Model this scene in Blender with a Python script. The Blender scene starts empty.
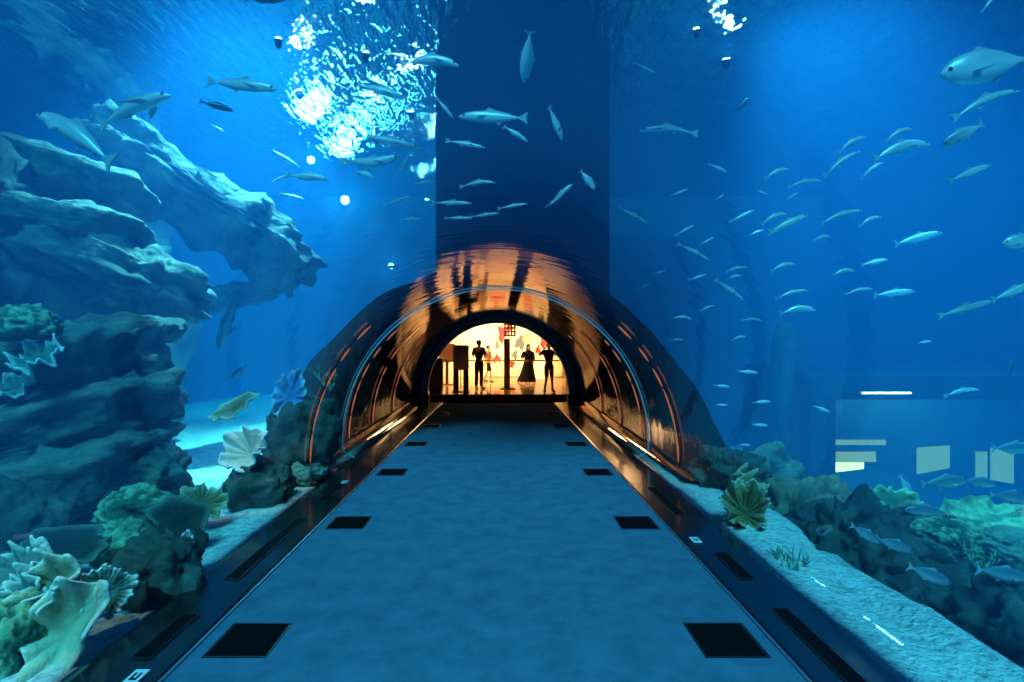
import bpy, bmesh, math, random
from mathutils import Vector, Matrix, noise, Euler
PI = math.pi
S = bpy.context.scene
COL = S.collection
F, VX, VY, CZ = 560.0, 501.0, 345.0, 1.6      # focal length in pixels, vanishing point, eye height
XC = -0.076                                    # tunnel centre line
def at(px, py, d):
    return Vector(((px - VX) * d / F, d, CZ + (VY - py) * d / F))

# ------------------------------------------------------------------ materials
def new_mat(name):
    m = bpy.data.materials.new(name); m.use_nodes = True
    nt = m.node_tree; nt.nodes.clear()
    out = nt.nodes.new('ShaderNodeOutputMaterial')
    return m, nt, out
def node(nt, t, **kw):
    n = nt.nodes.new(t)
    for k, v in kw.items():
        if k in n.inputs: n.inputs[k].default_value = v
        else: setattr(n, k, v)
    return n
def c4(c): return (c[0], c[1], c[2], 1.0)
def ramp(nt, fac, stops):
    r = nt.nodes.new('ShaderNodeValToRGB')
    e = r.color_ramp.elements
    while len(e) < len(stops): e.new(0.5)
    for el, (p, c) in zip(e, stops): el.position = p; el.color = c4(c)
    nt.links.new(fac, r.inputs[0]); return r.outputs[0]
def pbr(name, col, rough=0.6, metal=0.0, spec=0.5, noise_cols=None, scale=6.0, bump=0.0, bump_scale=30.0, detail=6.0, stretch=None, emit=None, emit_s=0.0):
    m, nt, out = new_mat(name)
    b = node(nt, 'ShaderNodeBsdfPrincipled')
    b.inputs['Base Color'].default_value = c4(col)
    b.inputs['Roughness'].default_value = rough
    b.inputs['Metallic'].default_value = metal
    b.inputs['Specular IOR Level'].default_value = spec
    if emit:
        b.inputs['Emission Color'].default_value = c4(emit); b.inputs['Emission Strength'].default_value = emit_s
    nt.links.new(b.outputs[0], out.inputs[0])
    tc = node(nt, 'ShaderNodeTexCoord')
    vec = tc.outputs['Object']
    if stretch:
        mp = node(nt, 'ShaderNodeMapping'); mp.inputs['Scale'].default_value = stretch
        nt.links.new(vec, mp.inputs[0]); vec = mp.outputs[0]
    if noise_cols:
        n = node(nt, 'ShaderNodeTexNoise', Scale=scale, Detail=detail, Roughness=0.65)
        nt.links.new(vec, n.inputs['Vector'])
        nt.links.new(ramp(nt, n.outputs[0], noise_cols), b.inputs['Base Color'])
    if bump:
        n2 = node(nt, 'ShaderNodeTexNoise', Scale=bump_scale, Detail=8.0)
        nt.links.new(vec, n2.inputs['Vector'])
        bp = node(nt, 'ShaderNodeBump', Strength=bump, Distance=0.05)
        nt.links.new(n2.outputs[0], bp.inputs['Height']); nt.links.new(bp.outputs[0], b.inputs['Normal'])
    return m

M = {}
M['carpet'] = pbr('carpet', (.08,.16,.235), 1.0, spec=.0, noise_cols=[(.3,(.055,.135,.20)),(.7,(.105,.20,.285))], scale=5, bump=.25, bump_scale=140, detail=10)
M['hatch'] = pbr('hatch', (.009,.007,.008), .95, spec=.0)
M['hatch_rim'] = pbr('hatch_rim', (.035,.035,.04), .4, metal=.6)
M['ledge'] = pbr('ledge', (.010,.012,.014), .16, spec=.5, bump=.03, bump_scale=4)
M['steel'] = pbr('steel', (.32,.34,.36), .35, metal=.8)
M['slot'] = pbr('slot', (.003,.003,.004), .8, spec=.1)
M['seam'] = pbr('seam', (.34,.50,.60), .35, spec=.5)
M['frame'] = pbr('frame_paint', (.26,.48,.58), .45, spec=.4)
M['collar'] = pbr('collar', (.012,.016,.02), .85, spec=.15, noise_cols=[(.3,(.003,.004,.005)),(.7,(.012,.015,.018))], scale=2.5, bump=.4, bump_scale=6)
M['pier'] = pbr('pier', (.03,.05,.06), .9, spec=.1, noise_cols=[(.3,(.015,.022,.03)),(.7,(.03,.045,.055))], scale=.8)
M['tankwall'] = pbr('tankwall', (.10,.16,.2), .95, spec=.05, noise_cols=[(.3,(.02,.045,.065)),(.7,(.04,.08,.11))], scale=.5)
M['rock'] = pbr('rock', (.3,.35,.34), .95, spec=.1, noise_cols=[(.28,(.02,.035,.035)),(.5,(.10,.14,.125)),(.72,(.26,.31,.26))], scale=1.8, bump=.8, bump_scale=5, stretch=(1,1,2.4))
M['rock_dark'] = pbr('rock_dark', (.15,.2,.2), .95, spec=.1, noise_cols=[(.3,(.025,.045,.045)),(.6,(.08,.12,.11)),(.8,(.2,.26,.23))], scale=3, bump=.8, bump_scale=9)
M['rock_brown'] = pbr('rock_brown', (.2,.18,.14), .95, spec=.1, noise_cols=[(.3,(.07,.06,.05)),(.6,(.2,.19,.13)),(.8,(.34,.36,.26))], scale=4, bump=.8, bump_scale=10)
M['sand'] = pbr('sand', (.7,.72,.68), .95, spec=.05, noise_cols=[(.32,(.42,.45,.45)),(.5,(.76,.79,.76)),(.66,(.95,.95,.9))], scale=11, bump=1.0, bump_scale=26, detail=12)
M['skin'] = pbr('skin', (.32,.18,.11), .6)
M['black_cloth'] = pbr('black_cloth', (.006,.006,.008), .95, spec=.05)
M['navy'] = pbr('navy_cloth', (.015,.02,.05), .9, spec=.1)
M['dark_trouser'] = pbr('dark_trouser', (.012,.011,.012), .9, spec=.1)
M['tan_cloth'] = pbr('tan_cloth', (.28,.17,.09), .9)
M['maroon'] = pbr('maroon_cloth', (.20,.015,.02), .9)
M['khaki'] = pbr('khaki_cloth', (.17,.11,.06), .9)
M['hair'] = pbr('hair', (.01,.008,.006), .7)
M['wood'] = pbr('brown_wood', (.12,.055,.025), .45, noise_cols=[(.3,(.08,.035,.015)),(.7,(.16,.075,.035))], scale=3, stretch=(8,8,1))
M['mauve'] = pbr('mauve_panel', (.40,.28,.26), .6)
M['darkbox'] = pbr('dark_box', (.03,.02,.015), .6)
M['brass'] = pbr('bronze', (.22,.12,.05), .35, metal=.5)
M['marble'] = pbr('marble', (.62,.45,.28), .09, spec=.6, noise_cols=[(.3,(.50,.34,.19)),(.7,(.74,.57,.38))], scale=.9)
M['mat'] = pbr('doormat', (.012,.004,.002), 1.0, spec=.0, bump=.3, bump_scale=80)
M['lobbywall'] = pbr('lobby_wall', (.80,.66,.44), .8, noise_cols=[(.35,(.72,.55,.32)),(.65,(.86,.76,.56))], scale=.6)
M['lobbyceil'] = pbr('lobby_ceiling', (.10,.07,.05), .8)
M['lobbyside'] = pbr('lobby_side', (.30,.16,.08), .5, noise_cols=[(.4,(.03,.015,.008)),(.6,(.22,.11,.05))], scale=.8, stretch=(1,1,.15))
M['pink'] = pbr('pink_print', (.55,.03,.05), .7)
M['red'] = pbr('red_print', (.42,.02,.01), .7)
M['grey_print'] = pbr('grey_print', (.10,.12,.13), .7)
M['green_print'] = pbr('green_print', (.25,.42,.22), .7)
M['white'] = pbr('white_card', (.8,.8,.78), .6)
M['label'] = pbr('label_white', (.75,.78,.8), .6)

def emis(name, col, s):
    m, nt, out = new_mat(name); e = node(nt, 'ShaderNodeEmission', Strength=s); e.inputs[0].default_value = c4(col)
    nt.links.new(e.outputs[0], out.inputs[0]); return m
M['lamp'] = emis('lamp', (.85,.95,1), 30)
M['lamp_small'] = emis('lamp_small', (.8,.93,1), 14)
M['warm_lamp'] = emis('warm_lamp', (1,.75,.42), 14)
M['yellow_lamp'] = emis('yellow_lamp', (1,.80,.22), 6)
M['edge_glint'] = emis('edge_glint', (1,.8,.55), 9)
M['pale_lamp'] = emis('pale_lamp', (1,.75,.30), 1.0)

# acrylic: clear sheet, mirror-like at grazing angles, with the shallow ripples of cast panels
m, nt, out = new_mat('acrylic')
tr = node(nt, 'ShaderNodeBsdfTransparent'); tr.inputs[0].default_value = (.97,.99,1,1)
gl = node(nt, 'ShaderNodeBsdfGlossy', Roughness=0.03); gl.inputs[0].default_value = (1,1,1,1)
mx = node(nt, 'ShaderNodeMixShader'); fr = node(nt, 'ShaderNodeFresnel', IOR=1.5)
tc = node(nt, 'ShaderNodeTexCoord'); mp = node(nt, 'ShaderNodeMapping'); mp.inputs['Scale'].default_value = (.5, 4.2, .5)
ns = node(nt, 'ShaderNodeTexNoise', Scale=1.0, Detail=2.0)
bp = node(nt, 'ShaderNodeBump', Strength=.3, Distance=.010)
L = nt.links.new
L(tc.outputs['Object'], mp.inputs[0]); L(mp.outputs[0], ns.inputs['Vector']); L(ns.outputs[0], bp.inputs['Height'])
L(bp.outputs[0], gl.inputs['Normal']); L(fr.outputs[0], mx.inputs[0]); L(tr.outputs[0], mx.inputs[1]); L(gl.outputs[0], mx.inputs[2]); L(mx.outputs[0], out.inputs[0])
M['acrylic'] = m
# plain window pane
m, nt, out = new_mat('pane')
tr = node(nt, 'ShaderNodeBsdfTransparent'); gl = node(nt, 'ShaderNodeBsdfGlossy', Roughness=0.05); mx = node(nt, 'ShaderNodeMixShader'); mx.inputs[0].default_value = .06
nt.links.new(tr.outputs[0], mx.inputs[1]); nt.links.new(gl.outputs[0], mx.inputs[2]); nt.links.new(mx.outputs[0], out.inputs[0])
M['pane'] = m
# water surface seen from below: rippled mirror that still lets daylight in
m, nt, out = new_mat('water_surface')
tr = node(nt, 'ShaderNodeBsdfTransparent'); gl = node(nt, 'ShaderNodeBsdfGlossy', Roughness=0.03); gl.inputs[0].default_value = (.9,.97,1,1)
mx = node(nt, 'ShaderNodeMixShader'); mx.inputs[0].default_value = .55
tc = node(nt, 'ShaderNodeTexCoord'); mp = node(nt, 'ShaderNodeMapping'); mp.inputs['Scale'].default_value = (1.3, .38, 1)
ns = node(nt, 'ShaderNodeTexNoise', Scale=4.0, Detail=3.0, Roughness=.55)
bp = node(nt, 'ShaderNodeBump', Strength=1.0, Distance=.085)
L = nt.links.new
L(tc.outputs['Object'], mp.inputs[0]); L(mp.outputs[0], ns.inputs['Vector']); L(ns.outputs[0], bp.inputs['Height']); L(bp.outputs[0], gl.inputs['Normal'])
L(tr.outputs[0], mx.inputs[1]); L(gl.outputs[0], mx.inputs[2]); L(mx.outputs[0], out.inputs[0])
M['surface'] = m
# the water itself
m, nt, out = new_mat('water')
vs = node(nt, 'ShaderNodeVolumeScatter', Density=.048, Anisotropy=.2); vs.inputs[0].default_value = (.03,.36,1.0,1)
va = node(nt, 'ShaderNodeVolumeAbsorption', Density=.15); va.inputs[0].default_value = (.0,.76,.87,1)
ad = node(nt, 'ShaderNodeAddShader')
nt.links.new(vs.outputs[0], ad.inputs[0]); nt.links.new(va.outputs[0], ad.inputs[1]); nt.links.new(ad.outputs[0], out.inputs['Volume'])
M['water'] = m
# fish: silver belly, blue-grey back (colour of the fish itself)
def fish_mat(name, back, side, belly, r=.35):
    m, nt, out = new_mat(name)
    b = node(nt, 'ShaderNodeBsdfPrincipled', Roughness=r, Metallic=.15)
    tc = node(nt, 'ShaderNodeTexCoord'); sx = node(nt, 'ShaderNodeSeparateXYZ')
    ns = node(nt, 'ShaderNodeTexNoise', Scale=14.0, Detail=4.0)
    ma = node(nt, 'ShaderNodeMath', operation='MULTIPLY_ADD'); ma.inputs[1].default_value = .12
    nt.links.new(tc.outputs['Generated'], sx.inputs[0]); nt.links.new(tc.outputs['Object'], ns.inputs['Vector'])
    nt.links.new(ns.outputs[0], ma.inputs[0]); nt.links.new(sx.outputs['Z'], ma.inputs[2])
    nt.links.new(ramp(nt, ma.outputs[0], [(.2, belly), (.5, side), (.78, back)]), b.inputs['Base Color'])
    nt.links.new(b.outputs[0], out.inputs[0]); return m
M['fish'] = fish_mat('fish_silver', (.42,.50,.52), (.70,.75,.75), (.85,.88,.86))
M['fish_blue'] = fish_mat('fish_blue', (.10,.20,.28), (.24,.36,.42), (.5,.58,.6))
M['fish_dark'] = fish_mat('fish_dark', (.02,.03,.035), (.05,.07,.075), (.12,.15,.16))
M['fin'] = pbr('fin', (.38,.44,.46), .5)
M['fin_dark'] = pbr('fin_dark', (.03,.04,.045), .6)
M['eye'] = pbr('eye', (.01,.01,.01), .2)
# corals: pale growing margin on a coloured plate, margin stored per vertex
def coral_mat(name, inner, mid, rim):
    m, nt, out = new_mat(name)
    b = node(nt, 'ShaderNodeBsdfPrincipled', Roughness=.85); b.inputs['Specular IOR Level'].default_value = .2
    a = node(nt, 'ShaderNodeAttribute', attribute_name='margin')
    nt.links.new(ramp(nt, a.outputs['Fac'], [(0.0, inner), (.75, mid), (.97, rim)]), b.inputs['Base Color'])
    tc = node(nt, 'ShaderNodeTexCoord'); n2 = node(nt, 'ShaderNodeTexNoise', Scale=40.0, Detail=5.0); bp = node(nt, 'ShaderNodeBump', Strength=.5, Distance=.03)
    nt.links.new(tc.outputs['Object'], n2.inputs['Vector']); nt.links.new(n2.outputs[0], bp.inputs['Height']); nt.links.new(bp.outputs[0], b.inputs['Normal'])
    nt.links.new(b.outputs[0], out.inputs[0]); return m
M['c_cream'] = coral_mat('coral_cream', (.42,.46,.30), (.62,.64,.46), (.85,.86,.72))
M['c_olive'] = coral_mat('coral_olive', (.20,.20,.11), (.34,.34,.20), (.8,.82,.66))
M['c_teal'] = coral_mat('coral_teal', (.05,.12,.11), (.12,.28,.24), (.7,.85,.8))
M['c_white'] = coral_mat('coral_white', (.45,.40,.32), (.72,.68,.58), (.92,.9,.85))
M['c_tan'] = coral_mat('coral_tan', (.14,.11,.05), (.36,.29,.15), (.70,.62,.42))
M['c_green'] = coral_mat('coral_green', (.02,.06,.04), (.05,.14,.085), (.30,.50,.30))
M['c_dark'] = coral_mat('coral_dark', (.02,.03,.03), (.04,.06,.055), (.14,.20,.17))
M['c_blue'] = coral_mat('coral_blue', (.06,.18,.40), (.15,.36,.70), (.5,.75,.95))
M['c_pink'] = pbr('coral_pink', (.50,.10,.14), .8)
M['c_twig'] = pbr('coral_twig', (.20,.32,.26), .85)
M['c_lime'] = pbr('coral_lime', (.20,.42,.22), .85, noise_cols=[(.35,(.06,.16,.10)),(.65,(.36,.6,.36))], scale=9)

# ------------------------------------------------------------------ object helpers
def tag(o, label=None, cat=None, group=None, kind=None):
    if label: o['label'] = label
    if cat: o['category'] = cat
    if group: o['group'] = group
    if kind: o['kind'] = kind
    return o
def link(name, me, mat, parent=None, smooth=False):
    o = bpy.data.objects.new(name, me); COL.objects.link(o)
    if mat: me.materials.append(mat)
    if parent: o.parent = parent
    if smooth:
        for p in me.polygons: p.use_smooth = True
    return o
def build(name, bm, mat, parent=None, smooth=False):
    me = bpy.data.meshes.new(name); bmesh.ops.recalc_face_normals(bm, faces=bm.faces[:]); bm.to_mesh(me); bm.free()
    return link(name, me, mat, parent, smooth)
def pydata(name, vs, fs, mat, parent=None, smooth=False, recalc=False):
    me = bpy.data.meshes.new(name); me.from_pydata([tuple(v) for v in vs], [], fs)
    if recalc:
        bm = bmesh.new(); bm.from_mesh(me); bmesh.ops.recalc_face_normals(bm, faces=bm.faces[:]); bm.to_mesh(me); bm.free()
    return link(name, me, mat, parent, smooth)
def empty(name, loc, rz=0, group=None):
    o = bpy.data.objects.new(name, None); o.empty_display_size = .1; COL.objects.link(o); o.location = loc; o.rotation_euler = (0,0,rz); return o
def box(bm, x0, x1, y0, y1, z0, z1, bev=0.0):
    r = bmesh.ops.create_cube(bm, size=1.0)
    for v in r['verts']:
        v.co = Vector((x0 + (v.co.x + .5) * (x1 - x0), y0 + (v.co.y + .5) * (y1 - y0), z0 + (v.co.z + .5) * (z1 - z0)))
    if bev:
        es = list({e for v in r['verts'] for e in v.link_edges})
        bmesh.ops.bevel(bm, geom=es, offset=bev, segments=2, affect='EDGES')
def boxes(name, lst, mat, parent=None, bev=0.0):
    bm = bmesh.new()
    for b in lst: box(bm, *b, bev=bev)
    return build(name, bm, mat, parent)
def tube(bm, pts, rad, n=8, cap=True):
    pts = [Vector(p) for p in pts]; rings = []
    for i, p in enumerate(pts):
        d = (pts[min(i+1, len(pts)-1)] - pts[max(i-1, 0)]).normalized()
        a = d.orthogonal().normalized() if abs(d.z) > .95 else d.cross(Vector((0,0,1))).normalized()
        b = d.cross(a).normalized()
        r = rad[i] if isinstance(rad, (list, tuple)) else rad
        rings.append([bm.verts.new(p + r * (math.cos(2*PI*k/n) * a + math.sin(2*PI*k/n) * b)) for k in range(n)])
    for r0, r1 in zip(rings, rings[1:]):
        for k in range(n): bm.faces.new((r0[k], r0[(k+1)%n], r1[(k+1)%n], r1[k]))
    if cap:
        bm.faces.new(rings[0][::-1]); bm.faces.new(rings[-1])
def copy_tree(o, parent=None):
    c = o.copy(); COL.objects.link(c)
    if parent: c.parent = parent
    for ch in KIDS.get(o.name, []): copy_tree(ch, c)
    return c
KIDS = {}
def remember(root):
    KIDS.clear()
    for o in COL.objects:
        if o.parent: KIDS.setdefault(o.parent.name, []).append(o)

# ------------------------------------------------------------------ tunnel profile
def arch_profile(r, zc=.25, n=40, foot=None, squash=1.0):
    """points of an arch from the left foot over the top to the right foot, in x (about the centre line) and z"""
    pts = []
    if foot: pts.append((-foot[0], foot[1]))
    a0 = -.06
    for i in range(n + 1):
        t = PI - a0 * -1 - (PI - 2 * a0 * -1) * i / n if False else (PI + .06) - (PI + .12) * i / n
        pts.append((r * math.cos(t), zc + r * squash * math.sin(t)))
    if foot: pts.append((foot[0], foot[1]))
    return pts
R0, ZC0 = 2.15, .25
END = 15.4
# glass shell, normals towards the walkway
prof = arch_profile(R0, ZC0, 48, foot=(1.985, .025))
ys = [-3 + i * (END + 3) / 60 for i in range(61)]
vs = [(XC + x, y, z) for y in ys for x, z in prof]; n = len(prof)
fs = [(j*n+i, j*n+i+1, (j+1)*n+i+1, (j+1)*n+i) for j in range(60) for i in range(n-1)]
g = pydata('tunnel_glass', vs, fs, M['acrylic'], smooth=True)
cen = Vector((XC, 5, 1)); p0 = g.data.polygons[len(prof)*20]
if p0.normal.dot(Vector((XC, p0.center.y, .8)) - p0.center) < 0: g.data.flip_normals()
tag(g, 'clear curved acrylic tunnel arching over the blue carpet', 'tunnel', kind='structure')

def ring(name, y, w, t, r=R0 - .012, foot=True, mat=None):
    p = arch_profile(r, ZC0, 48, foot=(1.975, .03)); n = len(p); q = arch_profile(r - t, ZC0, 48, foot=(1.975 - t, .03))
    vs = [(XC + x, y - w/2, z) for x, z in p] + [(XC + x, y - w/2, z) for x, z in q] + [(XC + x, y + w/2, z) for x, z in q] + [(XC + x, y + w/2, z) for x, z in p]
    fs = []
    for k in range(4):
        a, b = k * n, ((k + 1) % 4) * n
        fs += [(a+i, a+i+1, b+i+1, b+i) for i in range(n-1)]
    fs += [(0, n, 2*n, 3*n), (n-1, 4*n-1, 3*n-1, 2*n-1)]
    return pydata(name, vs, fs, mat or M['seam'], smooth=False, recalc=True)
o = ring('panel_joint', 7.8,   .030, .016); tag(o, 'thin pale blue ring joint around the glass just before the dark far section', 'tunnel joint')
def glint_arc(y, s_, seed, label):
    """added glowing amber dashes imitating warm reflections along the curve of the glass, from the ledge to above eye level"""
    t = empty('glint_arc', (XC + s_*2.1, y, .05)); tag(t, label, 'added glow arc', 'amber glow arcs added as reflections on the tunnel sides'); rng = random.Random(seed)
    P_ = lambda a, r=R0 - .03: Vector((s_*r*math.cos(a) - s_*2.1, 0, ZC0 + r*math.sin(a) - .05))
    bm = bmesh.new(); tube(bm, [P_(-.02 + .85*i/24, R0 - .014) for i in range(25)], .009, 6); build('arc_backing', bm, M['collar'], t, smooth=True)
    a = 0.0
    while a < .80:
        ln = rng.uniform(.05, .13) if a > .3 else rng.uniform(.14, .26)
        bm = bmesh.new(); tube(bm, [P_(a + ln*i/4) for i in range(5)], [.005,.011,.013,.011,.005], 6); build('amber_glint', bm, M['amber'], t, smooth=True)
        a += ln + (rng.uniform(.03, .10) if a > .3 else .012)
M['amber'] = emis('amber', (1,.34,.18), .32)  # self-glow imitating warm lobby light reflected in the glass
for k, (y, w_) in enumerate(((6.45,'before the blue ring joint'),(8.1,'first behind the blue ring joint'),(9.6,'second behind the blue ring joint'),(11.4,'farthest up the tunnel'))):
    for s_, nm in ((-1,'left'),(1,'right')): glint_arc(y, s_, k*2+s_, 'glowing amber arc added as a reflection up the %s side of the glass, %s' % (nm, w_))

# steel arch at the far end of the glass
def arch_band(name, y0, y1, ri, ro, zbase, mat, parent=None):
    p = [(ro * math.cos(t), ZC0 + .02 + ro * math.sin(t)) for t in [PI - PI*i/48 for i in range(49)]]
    q = [(ri * math.cos(t), ZC0 + .02 + ri * math.sin(t)) for t in [PI - PI*i/48 for i in range(49)]]
    p = [(-ro, zbase)] + p + [(ro, zbase)]; q = [(-ri, zbase)] + q + [(ri, zbase)]; n = len(p)
    vs = [(XC+x, y0, z) for x, z in p] + [(XC+x, y0, z) for x, z in q] + [(XC+x, y1, z) for x, z in q] + [(XC+x, y1, z) for x, z in p]
    fs = []
    for k in range(4):
        a, b = k*n, ((k+1)%4)*n
        fs += [(a+i, a+i+1, b+i+1, b+i) for i in range(n-1)]
    fs += [(0, n, 2*n, 3*n), (n-1, 4*n-1, 3*n-1, 2*n-1)]
    return pydata(name, vs, fs, mat, parent, recalc=True)
fr_ = empty('portal_frame', (0,0,0)); tag(fr_, 'blue painted steel arch framing the bright lobby at the end of the tunnel', 'arch frame')
arch_band('arch', 15.26, 15.45, 1.93, 2.12, .26, M['frame'], fr_)
for s in (-1, 1):
    boxes('plinth', [(XC + s*2.0 - .11, XC + s*2.0 + .11, 15.20, 15.46, 0.0, .26)], M['darkbox'], fr_, bev=.01)

# dark sleeve around the far section, its mouth cut on a slant
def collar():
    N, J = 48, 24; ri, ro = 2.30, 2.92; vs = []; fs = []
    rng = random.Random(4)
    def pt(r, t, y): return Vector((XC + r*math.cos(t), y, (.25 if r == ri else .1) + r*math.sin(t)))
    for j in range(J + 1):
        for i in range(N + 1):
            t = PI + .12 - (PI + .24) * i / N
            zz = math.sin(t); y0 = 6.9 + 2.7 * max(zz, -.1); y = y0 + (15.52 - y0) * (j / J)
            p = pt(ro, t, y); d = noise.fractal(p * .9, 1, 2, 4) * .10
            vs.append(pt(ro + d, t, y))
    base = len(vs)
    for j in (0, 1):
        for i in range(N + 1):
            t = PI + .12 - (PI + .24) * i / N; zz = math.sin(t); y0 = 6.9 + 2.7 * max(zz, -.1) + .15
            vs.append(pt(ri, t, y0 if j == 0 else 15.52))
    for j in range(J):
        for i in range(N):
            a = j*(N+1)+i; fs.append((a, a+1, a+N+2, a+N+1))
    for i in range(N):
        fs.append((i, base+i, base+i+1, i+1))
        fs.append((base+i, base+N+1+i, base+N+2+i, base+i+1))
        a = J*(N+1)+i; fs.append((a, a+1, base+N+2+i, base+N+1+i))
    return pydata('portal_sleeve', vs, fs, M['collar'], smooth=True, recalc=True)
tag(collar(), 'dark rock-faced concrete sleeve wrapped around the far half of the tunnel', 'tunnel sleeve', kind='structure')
# pier above the tunnel
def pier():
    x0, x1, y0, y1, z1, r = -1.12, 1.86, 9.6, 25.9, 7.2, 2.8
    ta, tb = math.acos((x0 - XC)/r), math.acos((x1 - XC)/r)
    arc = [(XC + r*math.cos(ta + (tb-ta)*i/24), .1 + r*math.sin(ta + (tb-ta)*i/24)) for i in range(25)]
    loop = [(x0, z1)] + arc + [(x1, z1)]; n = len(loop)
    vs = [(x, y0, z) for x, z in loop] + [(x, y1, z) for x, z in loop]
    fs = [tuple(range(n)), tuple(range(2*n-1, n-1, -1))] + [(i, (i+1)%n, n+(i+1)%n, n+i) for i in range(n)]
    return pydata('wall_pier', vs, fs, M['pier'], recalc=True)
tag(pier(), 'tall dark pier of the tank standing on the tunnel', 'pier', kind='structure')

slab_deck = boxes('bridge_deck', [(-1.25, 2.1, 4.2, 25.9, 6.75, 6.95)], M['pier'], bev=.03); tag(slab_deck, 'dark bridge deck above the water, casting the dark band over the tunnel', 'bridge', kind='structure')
# ------------------------------------------------------------------ walkway
def slab(name, x0, x1, y0, y1, z0, z1, mat, lab, cat):
    o = boxes(name, [(x0, x1, y0, y1, z0, z1)], mat); tag(o, lab, cat, kind='structure'); return o
slab('floor', XC-1.53, XC+1.53, -3, 15.45, -.3, 0, M['carpet'], 'blue lit carpet walkway running through the tunnel', 'floor')
for s, nm in ((-1, 'left'), (1, 'right')):
    bm = bmesh.new()
    p = [(1.545, -.3), (1.545, .006), (1.56, .016), (1.95, .022), (1.985, .012), (1.985, -.3)]
    rings = [[bm.verts.new((XC + s*x, y, z)) for x, z in p] for y in (-3, 15.45)]
    for i in range(len(p)):
        k = (i+1) % len(p); bm.faces.new((rings[0][i], rings[0][k], rings[1][k], rings[1][i]))
    bm.faces.new(rings[0]); bm.faces.new(rings[1])
    o = build('trim_' + nm, bm, M['ledge']); tag(o, 'glossy black ledge along the %s edge of the carpet' % nm, 'ledge', kind='structure')
    o = boxes('trim_strip_' + nm, [(XC + s*1.5375 - .008, XC + s*1.5375 + .008, -3, 15.45, -.05, .012)], M['steel']); tag(o, 'thin metal strip between the carpet and the %s ledge' % nm, 'edge strip', kind='structure')
# dark floor hatches in the carpet
order = ['nearest the camera', 'second from the camera', 'third from the camera', 'fourth from the camera', 'fifth from the camera', 'sixth from the camera']
proto = None
for k in range(6):
    for s, nm in ((-1, 'left'), (1, 'right')):
        loc = (XC + s*1.29, 3.04 + 2.0*k, 0)
        if proto is None:
            t = empty('floor_hatch', loc)
            boxes('lid', [(-.155, .155, -.165, .165, -.01, .004)], M['hatch'], t, bev=.002)
            bm = bmesh.new()
            for b in ((-.168,-.158,-.178,.178),(.158,.168,-.178,.178),(-.158,.158,-.178,-.168),(-.158,.158,.168,.178)): box(bm, *b, -.01, .005)
            build('rim', bm, M['hatch_rim'], t); proto = t; remember(t)
        else:
            t = copy_tree(proto); t.location = loc
        tag(t, 'dark square hatch in the carpet by the %s ledge, %s' % (nm, order[k]), 'floor hatch', 'square hatches along the carpet edges')
# recessed slots and white number labels on the ledges
def slot(s, y0, y1, lab):
    x = XC + s*1.74; t = empty('ledge_slot', (x, (y0+y1)/2, .02)); h = (y1-y0)/2
    boxes('recess', [(-.045, .045, -h, h, -.004, .0035)], M['slot'], t)
    bm = bmesh.new()
    for b in ((-.052,-.045,-h-.007,h+.007),(.045,.052,-h-.007,h+.007),(-.045,.045,-h-.007,-h),(-.045,.045,h,h+.007)): box(bm, *b, -.003, .006)
    build('lip', bm, M['hatch_rim'], t)
    tag(t, lab, 'slot', 'slots in the ledges')
slot(-1, 2.82, 3.28, 'short black slot in the left ledge, nearest the camera')
slot(-1, 3.78, 5.1, 'long black slot in the left ledge, beside the second hatch')
slot(-1, 5.7, 6.5, 'black slot in the left ledge, third from the camera')
slot(1, 2.3, 3.35, 'black slot in the right ledge, nearest the camera')
slot(1, 3.78, 4.25, 'short black slot in the right ledge, second from the camera')
slot(1, 5.2, 6.2, 'black slot in the right ledge, third from the camera')
def plate(s, x, y, lab):
    t = empty('number_label', (XC + s*x, y, .022))
    boxes('card', [(-.035, .035, -.06, .06, -.002, .004)], M['label'], t, bev=.001)
    boxes('mark', [(-.018, .018, -.03, -.012, .004, .0048), (-.018, -.006, -.012, .03, .004, .0048), (.006, .018, -.012, .03, .004, .0048)], M['slot'], t)
    tag(t, lab, 'label', 'small white labels on the ledges')
plate(-1, 1.66, 2.66, 'small white label on the left ledge, lying before the nearest slot')
plate(-1, 1.72, 6.45, 'small white label on the left ledge, near the ring joint')
plate(1, 1.65, 4.53, 'small white label on the right ledge, beside the carpet edge')

# ------------------------------------------------------------------ tank shell, sand, water
H = 6.6                                        # water level
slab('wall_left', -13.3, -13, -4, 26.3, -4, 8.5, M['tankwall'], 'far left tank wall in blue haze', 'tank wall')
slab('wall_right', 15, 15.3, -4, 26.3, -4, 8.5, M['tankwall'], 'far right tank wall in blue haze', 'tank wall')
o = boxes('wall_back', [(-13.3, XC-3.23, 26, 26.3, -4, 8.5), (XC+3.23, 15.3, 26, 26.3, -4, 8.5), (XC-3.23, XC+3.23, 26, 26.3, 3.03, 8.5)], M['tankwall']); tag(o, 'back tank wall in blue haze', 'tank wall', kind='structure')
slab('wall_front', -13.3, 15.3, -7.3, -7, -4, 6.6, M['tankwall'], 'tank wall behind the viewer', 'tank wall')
def sand_z(x, y):
    d = abs(x - XC) - 1.985
    z = -.06 - .05*d
    if x > 0: z -= 2.6 * max(0, min(1, (d - .85) / 5.0))**.9
    else: z -= .25 * max(0, min(1, (d - 1.0) / 4.0))
    return z + (noise.fractal(Vector((x*.7, y*.5, 3)), 1, 2, 4) * .10 + noise.fractal(Vector((x*3, y*3, 9)), 1, 2, 3) * .03) * max(0, min(1, d*2))
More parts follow.
